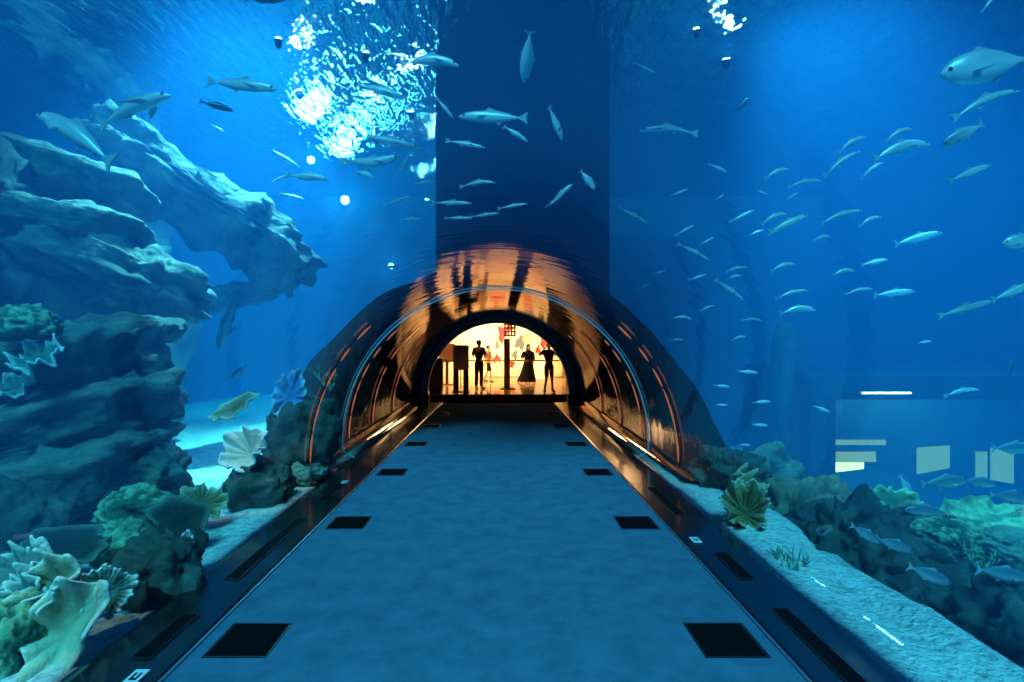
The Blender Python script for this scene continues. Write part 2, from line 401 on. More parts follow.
def sand():
    bm = bmesh.new()
    for x0, x1, side in ((-13, XC-1.985, -1), (XC+1.985, 15, 1)):
        nx, ny = 90, 150; g = []
        for j in range(ny + 1):
            y = -4 + 30 * (j/ny); row = []
            for i in range(nx + 1):
                u = i / nx; u = u*u if side > 0 else 1 - (1-u)**2
                x = x0 + (x1 - x0) * u
                row.append(bm.verts.new((x, y, sand_z(x, y))))
            g.append(row)
        for j in range(ny):
            for i in range(nx): bm.faces.new((g[j][i], g[j][i+1], g[j+1][i+1], g[j+1][i]))
    o = build('sand', bm, M['sand'], smooth=True); tag(o, 'pale coarse sand bed of the tank on both sides of the tunnel', 'sand', kind='stuff')
sand()
# water body with a notch where the walkway and the lobby are
def water():
    a = arch_profile(R0 + .02, ZC0, 40, foot=(2.0, -3.9)); a = [(-2.0, -3.9), (-2.0, .02)] + a[1:-1] + [(2.0, .02), (2.0, -3.9)]
    n = len(a)
    def rect(i):
        # same number of points around a rectangle 3.3 wide, 3.9 high
        u = i / (n - 1) * (7.8 + 6.6 + 7.8)
        if u < 7.8: return (-3.3, -3.9 + u/7.8*7.15)
        if u < 14.4: return (-3.3 + u - 7.8, 3.25)
        return (3.3, 3.25 - (u - 14.4)/7.8*7.15)
    b = [rect(i) for i in range(n)]; b[0] = (-3.3, -3.9); b[-1] = (3.3, -3.9)
    def sec(pts, y): return [(-12.99, y, -3.9)] + [(XC + x, y, z) for x, z in pts] + [(14.99, y, -3.9), (14.99, y, H - .005), (-12.99, y, H - .005)]
    secs = [sec(a, -3.9), sec(a, 15.47), sec(b, 15.53), sec(b, 25.98)]
    m_ = len(secs[0]); vs = [v for s in secs for v in s]; fs = []
    for j in range(3):
        for i in range(m_):
            k = (i+1) % m_; fs.append((j*m_+i, j*m_+k, (j+1)*m_+k, (j+1)*m_+i))
    fs.append(tuple(range(m_))[::-1]); fs.append(tuple(range(3*m_, 4*m_)))
    o = pydata('water', vs, fs, M['water'], recalc=True); tag(o, 'clear blue water filling the tank around the tunnel', 'water', kind='stuff')
water()
bm = bmesh.new(); bmesh.ops.create_grid(bm, x_segments=4, y_segments=4, size=1)
for v in bm.verts: v.co = Vector((1 + v.co.x*14, 11 + v.co.y*15, H))
o = build('water_surface', bm, M['surface']); tag(o, 'rippling underside of the water surface', 'water surface', kind='stuff')

# ------------------------------------------------------------------ lobby
LX0, LX1, LY0, LY1, LH = XC-3.25, XC+3.25, 15.56, 28.0, 3.75
slab('floor_lobby', XC-3.2, XC+3.2, 18.2, 28.3, -.3, 0, M['marble'], 'polished tan stone floor of the lobby', 'floor')
slab('floor_vestibule', XC-3.2, XC+3.2, 15.46, 18.2, -.3, -.002, M['mat'], 'dark brown floor between the arch and the lobby', 'floor')
slab('wall_lobby_back', XC-3.22, XC+3.22, 28.0, 28.2, 0, 2.95, M['lobbywall'], 'bright cream back wall of the lobby', 'wall')
for sg, nm in ((-1, 'left'), (1, 'right')):
    xs = sorted((XC + sg*3.12, XC + sg*3.22)); xv = sorted((XC + sg*2.70, XC + sg*2.78)); xw = sorted((XC + sg*2.78, XC + sg*3.22))
    o = boxes('wall_lobby_' + nm, [(xs[0], xs[1], 16.8, 28.0, 0, 2.95), (xv[0], xv[1], 15.56, 16.8, 0, 2.95), (xw[0], xw[1], 16.72, 16.8, 0, 2.95)], M['lobbyside'])
    tag(o, 'brown %s wall of the lobby' % nm, 'wall', kind='structure')
slab('ceiling', XC-3.22, XC+3.22, 16.72, 28.2, 2.95, 3.02, M['lobbyceil'], 'dark ceiling of the lobby', 'ceiling')
slab('ceiling_vestibule', XC-2.78, XC+2.78, 15.56, 16.72, 2.88, 2.95, M['lobbyceil'], 'dark ceiling just behind the arch', 'ceiling')
# wall between tunnel and lobby, around the arch
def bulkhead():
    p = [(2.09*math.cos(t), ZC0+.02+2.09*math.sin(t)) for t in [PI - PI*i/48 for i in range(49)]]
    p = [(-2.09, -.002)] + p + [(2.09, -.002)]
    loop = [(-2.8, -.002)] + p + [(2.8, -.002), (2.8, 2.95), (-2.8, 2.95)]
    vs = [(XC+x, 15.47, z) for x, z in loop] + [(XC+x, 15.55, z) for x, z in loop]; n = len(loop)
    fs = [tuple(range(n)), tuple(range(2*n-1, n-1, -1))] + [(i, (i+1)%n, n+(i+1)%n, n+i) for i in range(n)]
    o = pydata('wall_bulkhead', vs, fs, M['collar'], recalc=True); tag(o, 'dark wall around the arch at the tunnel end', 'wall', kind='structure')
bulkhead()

def blob_panel(name, cx, cz, w, h, mat, seed, y=27.97, parent=None):
    rng = random.Random(seed); n = 26; vs = []; fs = []
    for yy in (y, y + .02):
        for i in range(n):
            t = 2*PI*i/n; r = 1 + .22*math.sin(3*t+seed) + .15*math.sin(5*t+2*seed)
            vs.append((cx + w/2*r*math.cos(t), yy, cz + h/2*r*math.sin(t)))
    fs = [tuple(range(n))[::-1], tuple(range(n, 2*n))] + [(i, (i+1)%n, n+(i+1)%n, n+i) for i in range(n)]
    return pydata(name, vs, fs, mat, parent, recalc=True)
D = 27.97
t = empty('wall_mural', (0,0,0)); tag(t, 'cream mural of loose pink, red, grey and green shapes on the lobby back wall', 'mural')
p0, p1 = at(480, 318, D), at(566, 388, D)
boxes('backing', [(p0.x, p1.x, D-.02, D+.03, max(p1.z,.05), p0.z)], M['lobbywall'], t)
for (px, py, w, h, mt, sd) in ((502,334,8,16,'pink',1),(509,328,6,8,'pink',2),(497,359,8,7,'red',3),(520,343,9,13,'grey_print',4),(515,355,5,9,'grey_print',5),(528,338,8,9,'green_print',6),(512,364,5,7,'red',7),(544,342,8,11,'pink',8),(497,345,4,9,'grey_print',9),(538,350,5,8,'red',10)):
    c = at(px, py, D); blob_panel('painted_shape', c.x, c.z, w*D/F, h*D/F, M[mt], sd, D-.035, t)
# hanging lantern
t = empty('hanging_lantern', (0,0,0)); tag(t, 'dark lattice lantern hanging in front of the mural', 'lantern')
c = at(510, 330, 22.0)
bm = bmesh.new()
for i in range(4):
    for k in range(4):
        tube(bm, [(c.x-.2+.13*i, c.y-.2+.13*k, c.z-.22), (c.x-.2+.13*i, c.y-.2+.13*k, c.z+.22)], .03, 6)
for z in (-.22, -.07, .08, .22):
    for i in range(4):
        tube(bm, [(c.x-.22+.13*i, c.y-.22, c.z+z), (c.x-.22+.13*i, c.y+.22, c.z+z)], .03, 6)
        tube(bm, [(c.x-.22, c.y-.2+.13*i, c.z+z), (c.x+.22, c.y-.2+.13*i, c.z+z)], .03, 6)
build('cage', bm, M['darkbox'], t)
bm = bmesh.new(); tube(bm, [(c.x, c.y, c.z+.2), (c.x, c.y, 2.95)], .012, 6); build('cord', bm, M['darkbox'], t)
# brown totem post in the middle
def grounded(px, d): return Vector(((px - VX)*d/F, d, 0))
c = grounded(507, 20.4); t = empty('totem_post', c); tag(t, 'slim brown post standing in the middle of the lobby floor', 'post')
boxes('shaft', [(-.11,.11,-.07,.07,.03,1.80)], M['wood'], t, bev=.012)
boxes('foot_plate', [(-.24,.30,-.17,.17,0,.03)], M['darkbox'], t, bev=.008)
boxes('cap', [(-.125,.125,-.085,.085,1.80,1.835)], M['brass'], t, bev=.006)
# guard rail
t = empty('guard_rail', grounded(505, 21.6)); tag(t, 'thin dark guard rail running across the lobby behind the post', 'railing')
xa, xb = -2.55, 2.4
bm = bmesh.new(); tube(bm, [(xa,0,1.0),(xb,0,1.0)], .03, 8); build('top_rail', bm, M['brass'], t, smooth=True)
for x in (xa, -1.7, xb-.02):
    bm = bmesh.new(); tube(bm, [(x,0,0),(x,0,1.0)], .022, 8); tube(bm, [(x,0,0),(x,0,.02)], .09, 12); build('rail_post', bm, M['brass'], t)
# sign board on pedestal
c = grounded(461, 19.2); t = empty('sign_stand', c); tag(t, 'boxy mauve sign panel on a dark two-legged stand, behind the left foot of the arch', 'sign')
boxes('panel', [(-.27,.27,-.08,.08,.74,1.60)], M['mauve'], t, bev=.015)
boxes('panel_face', [(-.235,.235,-.088,-.078,.79,1.55)], pbr('panel_print', (.55,.40,.36), .5), t)
for s in (-1, 1): boxes('leg', [(s*.17-.09, s*.17+.09, -.07, .07, .0, .74)], M['darkbox'], t, bev=.01)
boxes('foot_bar', [(-.30,.30,-.16,.16,0,.03)], M['darkbox'], t, bev=.008)
c = grounded(447, 22.5); t = empty('notice_board', c); tag(t, 'tan notice board on a wooden post, half hidden behind the mauve sign', 'notice board')
boxes('board', [(-.28,.28,-.03,.03,.95,1.62)], M['tan_cloth'], t, bev=.01); boxes('board_frame', [(-.32,.32,.0,.045,.91,1.66)], M['wood'], t, bev=.01)
boxes('post', [(-.06,.06,-.01,.07,.03,.95)], M['wood'], t); boxes('foot_plate', [(-.25,.25,-.2,.2,0,.03)], M['wood'], t, bev=.008)
c = grounded(437, 18.9); t = empty('dark_cabinet', c); tag(t, 'low dark cabinet beside the left foot of the arch', 'cabinet')
boxes('body', [(-.26,.2,-.2,.2,.06,1.12)], M['darkbox'], t, bev=.015); boxes('top_board', [(-.29,.23,-.23,.23,1.12,1.16)], M['wood'], t, bev=.008)
boxes('plinth', [(-.23,.17,-.17,.17,0,.06)], M['slot'], t)
for s in (-1,1): boxes('door', [(-.03+s*.115-.1, -.03+s*.115+.1, -.215,-.2,.1,1.08)], M['wood'], t, bev=.005)
c = grounded(541, 26.6); t = empty('display_stand', c); tag(t, 'white display stand glowing behind the black robed person', 'display stand')
boxes('column', [(-.28,.28,-.2,.2,.08,1.02)], M['white'], t, bev=.02); boxes('plinth', [(-.33,.33,-.25,.25,0,.08)], M['white'], t, bev=.01); boxes('top_slab', [(-.32,.32,-.24,.24,1.02,1.07)], M['white'], t, bev=.01)
# lobby ceiling lamps
for k, (x, y) in enumerate(((-2,26.6),(0,26.6),(2,26.6),(-2,23.6),(2,23.6))):
    t = empty('ceiling_lamp', (XC+x, y, 2.95)); tag(t, 'round warm downlight in the lobby ceiling', 'lamp', 'downlights in the lobby ceiling')
    bm = bmesh.new(); tube(bm, [(0,0,-.03),(0,0,0)], .2, 20); build('housing', bm, M['steel'], t)
    bm = bmesh.new(); tube(bm, [(0,0,-.04),(0,0,-.03)], .17, 20); build('diffuser', bm, M['warm_lamp'], t)

# ------------------------------------------------------------------ people
def skin_mesh(name, J, E, mat, parent=None, root='pelvis', sub=1):
    bm = bmesh.new(); lay = bm.verts.layers.skin.verify(); V = {}
    for k, (p, r) in J.items():
        v = bm.verts.new(p); rr = r if isinstance(r, tuple) else (r, r)
        v[lay].radius = rr; v[lay].use_root = (k == root); V[k] = v
    for a, b in E: bm.edges.new((V[a], V[b]))
    me = bpy.data.meshes.new(name); bm.to_mesh(me); bm.free()
    o = link(name, me, mat, parent)
    o.modifiers.new('skin', 'SKIN').use_smooth_shade = True
    s = o.modifiers.new('smooth', 'SUBSURF'); s.levels = sub; s.render_levels = sub
    return o
def person(px, d, h, rz, pose, outfit, label):
    t = empty('person', grounded(px, d), rz); tag(t, label, 'person'); k = h / 1.75
    P = dict(pelvis=(0,0,.95), belly=(0,.0,1.1), chest=(0,.01,1.3), neck=(0,0,1.49), headb=(0,-.01,1.58), head=(0,-.015,1.64), headt=(0,0,1.70))
    Rd = dict(pelvis=(.115,.09), belly=(.115,.09), chest=(.15,.105), neck=.05, headb=.07, head=(.08,.095), headt=.06)
    E = [('pelvis','belly'),('belly','chest'),('chest','neck'),('neck','headb'),('headb','head'),('head','headt')]
    for s, c in ((-1,'l'),(1,'r')):
        el, wr = pose['arm_'+c]; kn, an = pose['leg_'+c]
        P.update({'sh'+c:(s*.185,0,1.42), 'el'+c:el, 'wr'+c:wr, 'hip'+c:(s*.09,0,.88), 'kn'+c:kn, 'an'+c:an, 'toe'+c:(an[0]+s*.03, an[1]-.17, .035), 'heel'+c:(an[0], an[1]+.04, .035)})
        Rd.update({'sh'+c:.06,'el'+c:.042,'wr'+c:.028,'hip'+c:.085,'kn'+c:.056,'an'+c:.036,'toe'+c:.03,'heel'+c:.032})
        E += [('chest','sh'+c),('sh'+c,'el'+c),('el'+c,'wr'+c),('pelvis','hip'+c),('hip'+c,'kn'+c),('kn'+c,'an'+c),('an'+c,'toe'+c),('an'+c,'heel'+c)]
        w = Vector(wr); dirn = (w - Vector(el)).normalized(); side = dirn.cross(Vector((0,1,0))).normalized()
        P['pa'+c] = tuple(w + dirn*.06); Rd['pa'+c] = (.035,.02); E.append(('wr'+c,'pa'+c))
        for f, ln in enumerate((.065,.078,.082,.072)):
            o_ = w + dirn*.085 + side*(.018*(f-1.5)); P['f%d%s'%(f,c)] = tuple(o_ + dirn*ln*.9 - Vector((0,.012,0))); Rd['f%d%s'%(f,c)] = .009
            E.append(('pa'+c, 'f%d%s'%(f,c)))
        P['th'+c] = tuple(w + dirn*.06 + side*.05); Rd['th'+c] = .011; E.append(('wr'+c,'th'+c))
    sc = lambda p: tuple(Vector(p)*k); sr = lambda r: tuple(x*k for x in r) if isinstance(r, tuple) else r*k
    skin_mesh('body', {q:(sc(P[q]), sr(Rd[q])) for q in P}, E, M['skin'], t)
    grow = lambda q, g: (sc(P[q]), tuple(x*k+g for x in Rd[q]) if isinstance(Rd[q], tuple) else Rd[q]*k+g)
    if 'shirt' in outfit:
        mid = lambda a, b, u: tuple(Vector(P[a])*(1-u)+Vector(P[b])*u)
        J = {q: grow(q, .02) for q in ('pelvis','belly','chest','shl','shr')}; P['hem'] = (0,0,.87); Rd['hem'] = (.125,.10); J['hem'] = grow('hem', .022)
        for c in 'lr':
            u = outfit.get('sleeve', .6); P['sl'+c] = mid('sh'+c,'el'+c,u); Rd['sl'+c] = .05; J['sl'+c] = grow('sl'+c, .02)
        skin_mesh('shirt', J, [('hem','pelvis'),('pelvis','belly'),('belly','chest'),('chest','shl'),('chest','shr'),('shl','sll'),('shr','slr')], M[outfit['shirt']], t)
    if 'trousers' in outfit:
        P['waist'] = (0,0,1.04); Rd['waist'] = (.12,.095); J = {q: grow(q, .018) for q in ('pelvis','hipl','hipr','knl','knr')}; J['waist'] = grow('waist', .012)
        Ed = [('pelvis','waist'),('pelvis','hipl'),('pelvis','hipr'),('hipl','knl'),('hipr','knr')]
        if not outfit.get('short'):
            for c in 'lr': J['an'+c] = grow('an'+c, .03); Ed.append(('kn'+c,'an'+c))
        skin_mesh('trousers', J, Ed, M[outfit['trousers']], t)
        for c in 'lr':
            skin_mesh('shoe', {'pelvis': (sc((P['an'+c][0], P['an'+c][1]+.04, .045)), .04*k), 'b': (sc((P['toe'+c][0], P['toe'+c][1]-.02, .035)), .035*k)}, [('pelvis','b')], M['black_cloth'], t)
    if 'robe' in outfit:
        bm = bmesh.new(); n = 28; rings = []
        for z, rx, ry, dx in ((.01,.46,.40,-.10),(.12,.42,.36,-.08),(.4,.34,.28,-.045),(.75,.26,.21,-.02),(1.0,.20,.16,0),(1.25,.20,.145,0),(1.40,.215,.12,0),(1.47,.12,.09,0),(1.50,.07,.07,0)):
            ring_ = []
            for i in range(n):
                a = 2*PI*i/n; fold = 1 + .07*math.sin(7*a + z)*max(0, 1-z)
                ring_.append(bm.verts.new(((dx + rx*fold*math.cos(a))*k, ry*fold*math.sin(a)*k, z*k)))
            rings.append(ring_)
        for r0, r1 in zip(rings, rings[1:]):
            for i in range(n): bm.faces.new((r0[i], r0[(i+1)%n], r1[(i+1)%n], r1[i]))
        bm.faces.new(rings[-1]); bm.faces.new(rings[0][::-1])
        build('robe', bm, M['black_cloth'], t, smooth=True)
        for c in 'lr':
            J = {'pelvis': grow('sh'+c, .03), 'e': grow('el'+c, .045), 'w': grow('wr'+c, .055)}
            skin_mesh('sleeve', J, [('pelvis','e'),('e','w')], M['black_cloth'], t)
    bm = bmesh.new(); bmesh.ops.create_uvsphere(bm, u_segments=18, v_segments=12, radius=1)
    big = 'robe' in outfit
    for v in list(bm.verts):
        q = v.co.copy()
        if (q.y < -.35 and q.z < .35): v.co = Vector((q.x*.8, -.3, q.z))
        v.co = Vector((v.co.x*(.105 if big else .092), v.co.y*(.125 if big else .108)+.012, 1.655 + v.co.z*(.13 if big else .095)))*k
    if big:
        for v in bm.verts:
            if v.co.z < 1.6*k: v.co.z -= .10*k; v.co.x *= 1.25
    build('headscarf' if big else 'hair', bm, M['black_cloth'] if big else M['hair'], t, smooth=True)
    for s in (-1, 1):
        bm = bmesh.new(); bmesh.ops.create_uvsphere(bm, u_segments=8, v_segments=6, radius=.011*k)
        for v in bm.verts: v.co += Vector((s*.032, -.098, 1.635))*k
        build('eye', bm, M['eye'], t)
    bm = bmesh.new(); bmesh.ops.create_cone(bm, segments=8, radius1=.016*k, radius2=.006*k, depth=.045*k)
    for v in bm.verts: v.co += Vector((0, -.108, 1.61))*k
    build('nose', bm, M['skin'], t)
    return t
stand = dict(arm_l=((-.25,.02,1.15),(-.24,-.06,.90)), arm_r=((.25,.02,1.15),(.24,-.06,.90)), leg_l=((-.10,-.01,.49),(-.11,.02,.08)), leg_r=((.10,-.01,.49),(.11,.02,.08)))
fold = dict(stand, arm_l=((-.27,.0,1.16),(-.10,-.2,1.12)), arm_r=((.27,.0,1.16),(.10,-.2,1.16)))
reach = dict(stand, arm_l=((-.34,-.1,1.22),(-.44,-.28,1.13)), arm_r=((.25,.02,1.15),(.20,-.1,.92)))
photo = dict(stand, arm_l=((-.40,-.06,1.30),(-.24,-.2,1.52)), arm_r=((.30,-.08,1.25),(.10,-.24,1.50)), leg_l=((-.10,-.03,.49),(-.16,.03,.08)), leg_r=((.10,-.02,.49),(.14,.03,.08)))
walk = dict(stand, leg_l=((-.09,-.14,.50),(-.10,-.12,.08)), leg_r=((.09,.06,.50),(.12,.26,.10)), arm_l=((-.22,.08,1.15),(-.22,.12,.92)), arm_r=((.22,-.06,1.15),(.2,-.2,.95)))
person(479, 20.4, 1.80, 2.6, fold, dict(shirt='navy', trousers='dark_trouser', sleeve=.9), 'dark silhouetted person in long trousers with folded arms, beside the mauve sign')
person(488.5, 24.2, 1.60, 1.3, walk, dict(shirt='tan_cloth', trousers='dark_trouser', short=True), 'slim short-haired person in light top and dark shorts, right behind the trousered person')
person(528.5, 24.6, 1.62, .35, reach, dict(robe=1), 'person in a long black robe and headscarf between the brown post and the red-shirted person')
person(549, 18.9, 1.70, .3, photo, dict(shirt='maroon', trousers='khaki', short=True, sleeve=.75), 'person in dark red shirt and khaki shorts with raised arms, by the right arch foot')

# ------------------------------------------------------------------ rocks
def rock(loc, size, rot=(0,0,0), seed=0, mat='rock', strata=0.0, sf=5.0, amp=.16, e=.7, sub=5, label='', name='rock', freq=1.0, cat='rock'):
    bm = bmesh.new(); bmesh.ops.create_icosphere(bm, subdivisions=sub, radius=1)
    off = Vector((seed*3.7, seed*1.3, seed*2.9)); big = max(size); S3 = Vector(size)
    for v in bm.verts:
        n_ = v.co.normalized()
        p = Vector([math.copysign(abs(c)**e, c) for c in n_])
        q = Vector((p.x*S3.x/2, p.y*S3.y/2, p.z*S3.z/2))
        s = noise.fractal(q*freq*1.4/big*2 + off, .9, 2.1, 6)
        d = s * amp * min(S3.x, S3.z, S3.y) * .9
        f = noise.fractal(q*freq*7/big + off*2, .8, 2.1, 4) * amp * .25 * min(S3)
        q2 = q + n_ * (d + f)
        if strata:
            w = math.sin(sf*(q.z/S3.z*2) + 2.2*noise.noise(q*1.2/big*2 + off)) 
            w = math.copysign(abs(w)**.6, w)
            q2.x += math.copysign(1, q.x) * abs(n_.x) * w * strata * S3.x * .5
            q2.y += math.copysign(1, q.y) * abs(n_.y) * w * strata * S3.y * .5
        v.co = q2
    o = build(name, bm, M[mat], smooth=True); o.location = loc; o.rotation_euler = rot
    return tag(o, label, cat)
def R_(a): return math.radians(a)
# left stack of rounded ledges
rock(at(40, 478, 5.4), (2.1,2.0,.62), (0,R_(-14),.2), 1, 'rock', .07, 5, .30, .6, label='broad rounded rock ledge at the bottom of the left stack, above the corals', freq=1.7)
rock(at(62, 420, 5.9), (2.15,2.0,.62), (0,R_(-16),.1), 2, 'rock', .07, 4, .30, .6, label='middle slab of the left rock stack, its blunt end pointing at the tunnel', freq=1.7)
rock(at(50, 360, 6.3), (2.0,2.0,.72), (0,R_(-12),.2), 3, 'rock', .07, 5, .30, .6, label='upper slab of the left rock stack, behind the green coral', freq=1.7)
rock(at(152, 478, 5.6), (.62,.8,.62), (0,0,.4), 5, 'rock', .05, 3, .28, .8, label='round knob of rock at the tunnel side of the left stack')
rock(at(140, 333, 7.0), (.85,.8,.34), (0,R_(-8),.3), 6, 'rock', .05, 3, .28, .7, label='small pale rock shelf just above the left rock stack')
rock(at(15, 525, 4.6), (1.0,1.2,.8), (0,R_(-8),.2), 4, 'rock_dark', .04, 4, .28, .7, label='dark rock behind the cream coral, under the ledges')
# upper wall ledges
rock(at(202, 205, 9.5), (4.0,1.5,.62), (R_(-35),R_(33),.25), 11, 'rock', .07, 5, .50, .62, label='long diagonal rock slab sloping down towards the tunnel', freq=3.4)
rock(at(50, 178, 8.2), (2.8,1.4,.55), (R_(-20),R_(12),.1), 12, 'rock', .07, 4, .34, .7, label='flat pale rock shelf under the bending fish', freq=2.2)
rock(at(48, 232, 7.8), (2.6,1.4,.5), (R_(-20),R_(4),.1), 13, 'rock', .07, 4, .34, .7, label='flat pale rock shelf below the uppermost shelf on the left wall', freq=2.2)
rock(at(105, 272, 8.0), (2.7,1.4,.75), (R_(-20),R_(16),.1), 14, 'rock', .08, 7, .40, .7, label='fissured rock shelf above the left rock stack, below two flat shelves', freq=2.2)
rock(at(70, 62, 11.0), (3.4,1.0,.9), (R_(-25),R_(40),.3), 15, 'rock', .06, 5, .40, .7, label='streaked rock face slanting below the water surface, in the upper corner of the left wall', freq=2.4)
rock(at(235, 296, 10.4), (1.7,.9,.4), (0,R_(-12),.2), 16, 'rock', .05, 4, .34, .7, label='low rock tongue under the end of the long diagonal slab', freq=2)
# left rock wall mass behind the ledges
rock((-8.8, 9.8, 1.6), (4.2,8.5,6.0), (0,0,.25), 17, 'rock_dark', .05, 9, .22, .6, sub=6, label='massive dark rock wall rising behind the ledges on the left', name='rock_wall', freq=2.5)
# by the tunnel, left
rock(at(262, 498, 6.0), (.62,.6,.75), (0,0,.3), 21, 'rock_dark', .0, 4, .22, .6, label='dark block of rock under the white cup coral')
rock(at(304, 445, 7.0), (.80,1.0,1.35), (0,R_(8),.3), 22, 'rock_dark', .0, 4, .28, .8, label='craggy rock beside the tunnel sleeve, behind the blue coral')
rock(at(158, 585, 3.75), (.56,.58,.58), (0,0,.5), 23, 'rock_dark', .0, 4, .22, .75, label='blue-grey boulder against the glass between the corals and the sand')
# right side rocks
def rrock(px, d, size, seed, mat, label, rot=(0,0,.3), lift=.22):
    p = at(px, 0, d); p.z = sand_z(p.x, p.y) + size[2]*lift; rock(p, size, rot, seed, mat, .0, 4, .30, .8, sub=5, label=label, freq=1.6)
rrock(728, 6.6, (.6,.8,.6), 31, 'rock_dark', 'dark rock at the foot of the sleeve, behind the tan ruffled coral')
rrock(802, 6.6, (1.2,1.0,.85), 32, 'rock_brown', 'brown mottled rock behind the tan ruffled coral, right of the tunnel')
rrock(862, 4.9, (.85,.75,.85), 33, 'rock_dark', 'flat-topped dark rock at the edge of the sand, under the two blue fish')
rrock(900, 6.2, (1.4,1.0,1.1), 34, 'rock_brown', 'brown rock in front of the gallery window', lift=.3)
rrock(930, 4.5, (.8,.7,.55), 35, 'rock_dark', 'dark rock on the sand edge under the lime coral')
rrock(985, 4.1, (.8,.7,.55), 36, 'rock_dark', 'dark rock at the sand edge under the big blue fish')
rrock(1030, 3.7, (.7,.7,.7), 37, 'rock_dark', 'dark rock at the far end of the sand, cut off by the picture edge')
rrock(985, 5.6, (1.5,1.0,1.25), 38, 'rock_brown', 'brown rock below the pale panels of the gallery', lift=.35)
rrock(818, 5.6, (.6,.6,.5), 39, 'rock_dark', 'small dark rock where the sand meets the brown rock')
rrock(760, 8.5, (1.6,1.1,1.0), 40, 'rock_dark', 'low dark rock in the haze beyond the tan coral')
rock((6.9, 13.5, -.6), (.8,.8,5.2), (0,0,.3), 41, 'rock_dark', .0, 5, .25, .7, sub=4, label='slim dark rock column in the blue haze beside the gallery window', name='rock_column')

# ------------------------------------------------------------------ corals
def plate_coral(loc, size, rot, mat, label, cup=.5, ruffle=.12, k=7, span=2*PI, seed=0, hgt=1.0, name='plate_coral', thick=.014, radial=0.0):
    NR, NT = 26, 150; vs = []; fs = []; mg = []
    for i in range(NR + 1):
        r = i / NR
        for j in range(NT + 1):
            a = span * j / NT
            wob = noise.noise(Vector((math.cos(a)*1.6+seed, math.sin(a)*1.6, seed*.7)))
            rr = r * (1 + .28*wob + .06*math.sin(k*2*a+seed)) 
            z = cup*r**1.6 + .10*r*noise.fractal(Vector((rr*math.cos(a)*3, rr*math.sin(a)*3, seed)), .8, 2.1, 4) + ruffle*r**2.5*math.sin(k*a + 2*wob + seed) + ruffle*.5*r**3*math.sin(2.3*k*a+1) + radial*r*(1-.3*r)*abs(math.sin(k*1.5*a))
            vs.append(Vector((rr*math.cos(a)*size[0]/2, rr*math.sin(a)*size[1]/2, z*hgt*size[2]))); mg.append(r)
    W = NT + 1
    for i in range(NR):
        for j in range(NT): fs.append((i*W+j, i*W+j+1, (i+1)*W+j+1, (i+1)*W+j))
    o = pydata(name, vs, fs, M[mat], smooth=True)
    at_ = o.data.attributes.new('margin', 'FLOAT', 'POINT'); at_.data.foreach_set('value', mg)
    sm = o.modifiers.new('thickness', 'SOLIDIFY'); sm.thickness = thick; sm.offset = 0
    o.location = loc; o.rotation_euler = tuple(R_(x) for x in rot)
    return tag(o, label, 'coral')
def bush_coral(loc, size, mat, label, seed=0, lobes=14, name='bush_coral'):
    bm = bmesh.new(); rng = random.Random(seed); bmesh.ops.create_icosphere(bm, subdivisions=5, radius=1)
    cs = [Vector((rng.gauss(0,1), rng.gauss(0,1), rng.gauss(.3,.8))).normalized() for _ in range(lobes)]
    for v in bm.verts:
        n_ = v.co.normalized(); m_ = max(n_.dot(c) for c in cs); f = .62 + .45*max(0, (m_-.72)/.28)**.5
        f += .16*noise.fractal(n_*5 + Vector((seed,0,0)), .7, 2.2, 6); v.co = Vector((n_.x*f*size[0]/2, n_.y*f*size[1]/2, n_.z*f*size[2]/2))
    o = build(name, bm, M[mat], smooth=True); o.location = loc
    co = [v.co for v in o.data.vertices]; mg = [min(1, max(0, (Vector((c.x*2/size[0], c.y*2/size[1], c.z*2/size[2])).length-.62)/.5)) for c in co]
    a = o.data.attributes.new('margin', 'FLOAT', 'POINT'); a.data.foreach_set('value', mg)
    return tag(o, label, 'coral')
def branch_coral(loc, h, mat, label, seed=0, n=14, spread=.6, rad=.012, name='branch_coral'):
    bm = bmesh.new(); rng = random.Random(seed)
    def grow(p, d, ln, r, lev):
        q = p + d*ln; mid = p + d*ln*.5 + Vector((rng.uniform(-1,1), rng.uniform(-1,1), 0))*ln*.06
        tube(bm, [p, mid, q], [r, r*.85, r*.6], 7)
        if lev > 0:
            for _ in range(2 if rng.random() < .6 else 3):
                e = (d + Vector((rng.uniform(-1,1), rng.uniform(-1,1), rng.uniform(-.2,.6)))*.65).normalized(); grow(q, e, ln*rng.uniform(.55,.8), r*.62, lev-1)
    for i in range(n):
        a = rng.uniform(0, 2*PI); d = Vector((math.cos(a)*spread*rng.random(), math.sin(a)*spread*rng.random(), 1)).normalized(); grow(Vector((math.cos(a)*.02, math.sin(a)*.02, 0)), d, h*rng.uniform(.3,.45), rad, 2)
    o = build(name, bm, M[mat], smooth=True); o.location = loc; return tag(o, label, 'coral')
# left foreground group
plate_coral(at(70, 632, 3.05), (.34,.50,.22), (64,18,6), 'c_cream', 'big folded cream leaf coral against the glass, lowest of the corals on the left', .7, .40, 3, seed=1, thick=.02)
plate_coral(at(62, 584, 3.12), (.26,.34,.16), (70,4,-14), 'c_olive', 'upright olive leaf coral with a pale rim, standing over the big folded cream one', .7, .38, 3, seed=2, thick=.018)
plate_coral(at(105, 594, 3.25), (.26,.28,.10), (58,18,30), 'c_teal', 'dark ribbed fan coral with pale ridges, right beside the cream leaf coral', .7, .22, 9, seed=3, radial=.5)
plate_coral(at(24, 570, 3.3), (.34,.3,.12), (35,-10,0), 'c_teal', 'ruffled coral with white crinkled rims, behind the olive-cream leaf', .6, .35, 8, seed=4)
plate_coral(at(30, 600, 3.1), (.26,.3,.14), (50,-25,0), 'c_teal', 'white-rimmed frilly coral hugging the cream leaf coral from the side of the rocks', .6, .35, 6, seed=5)
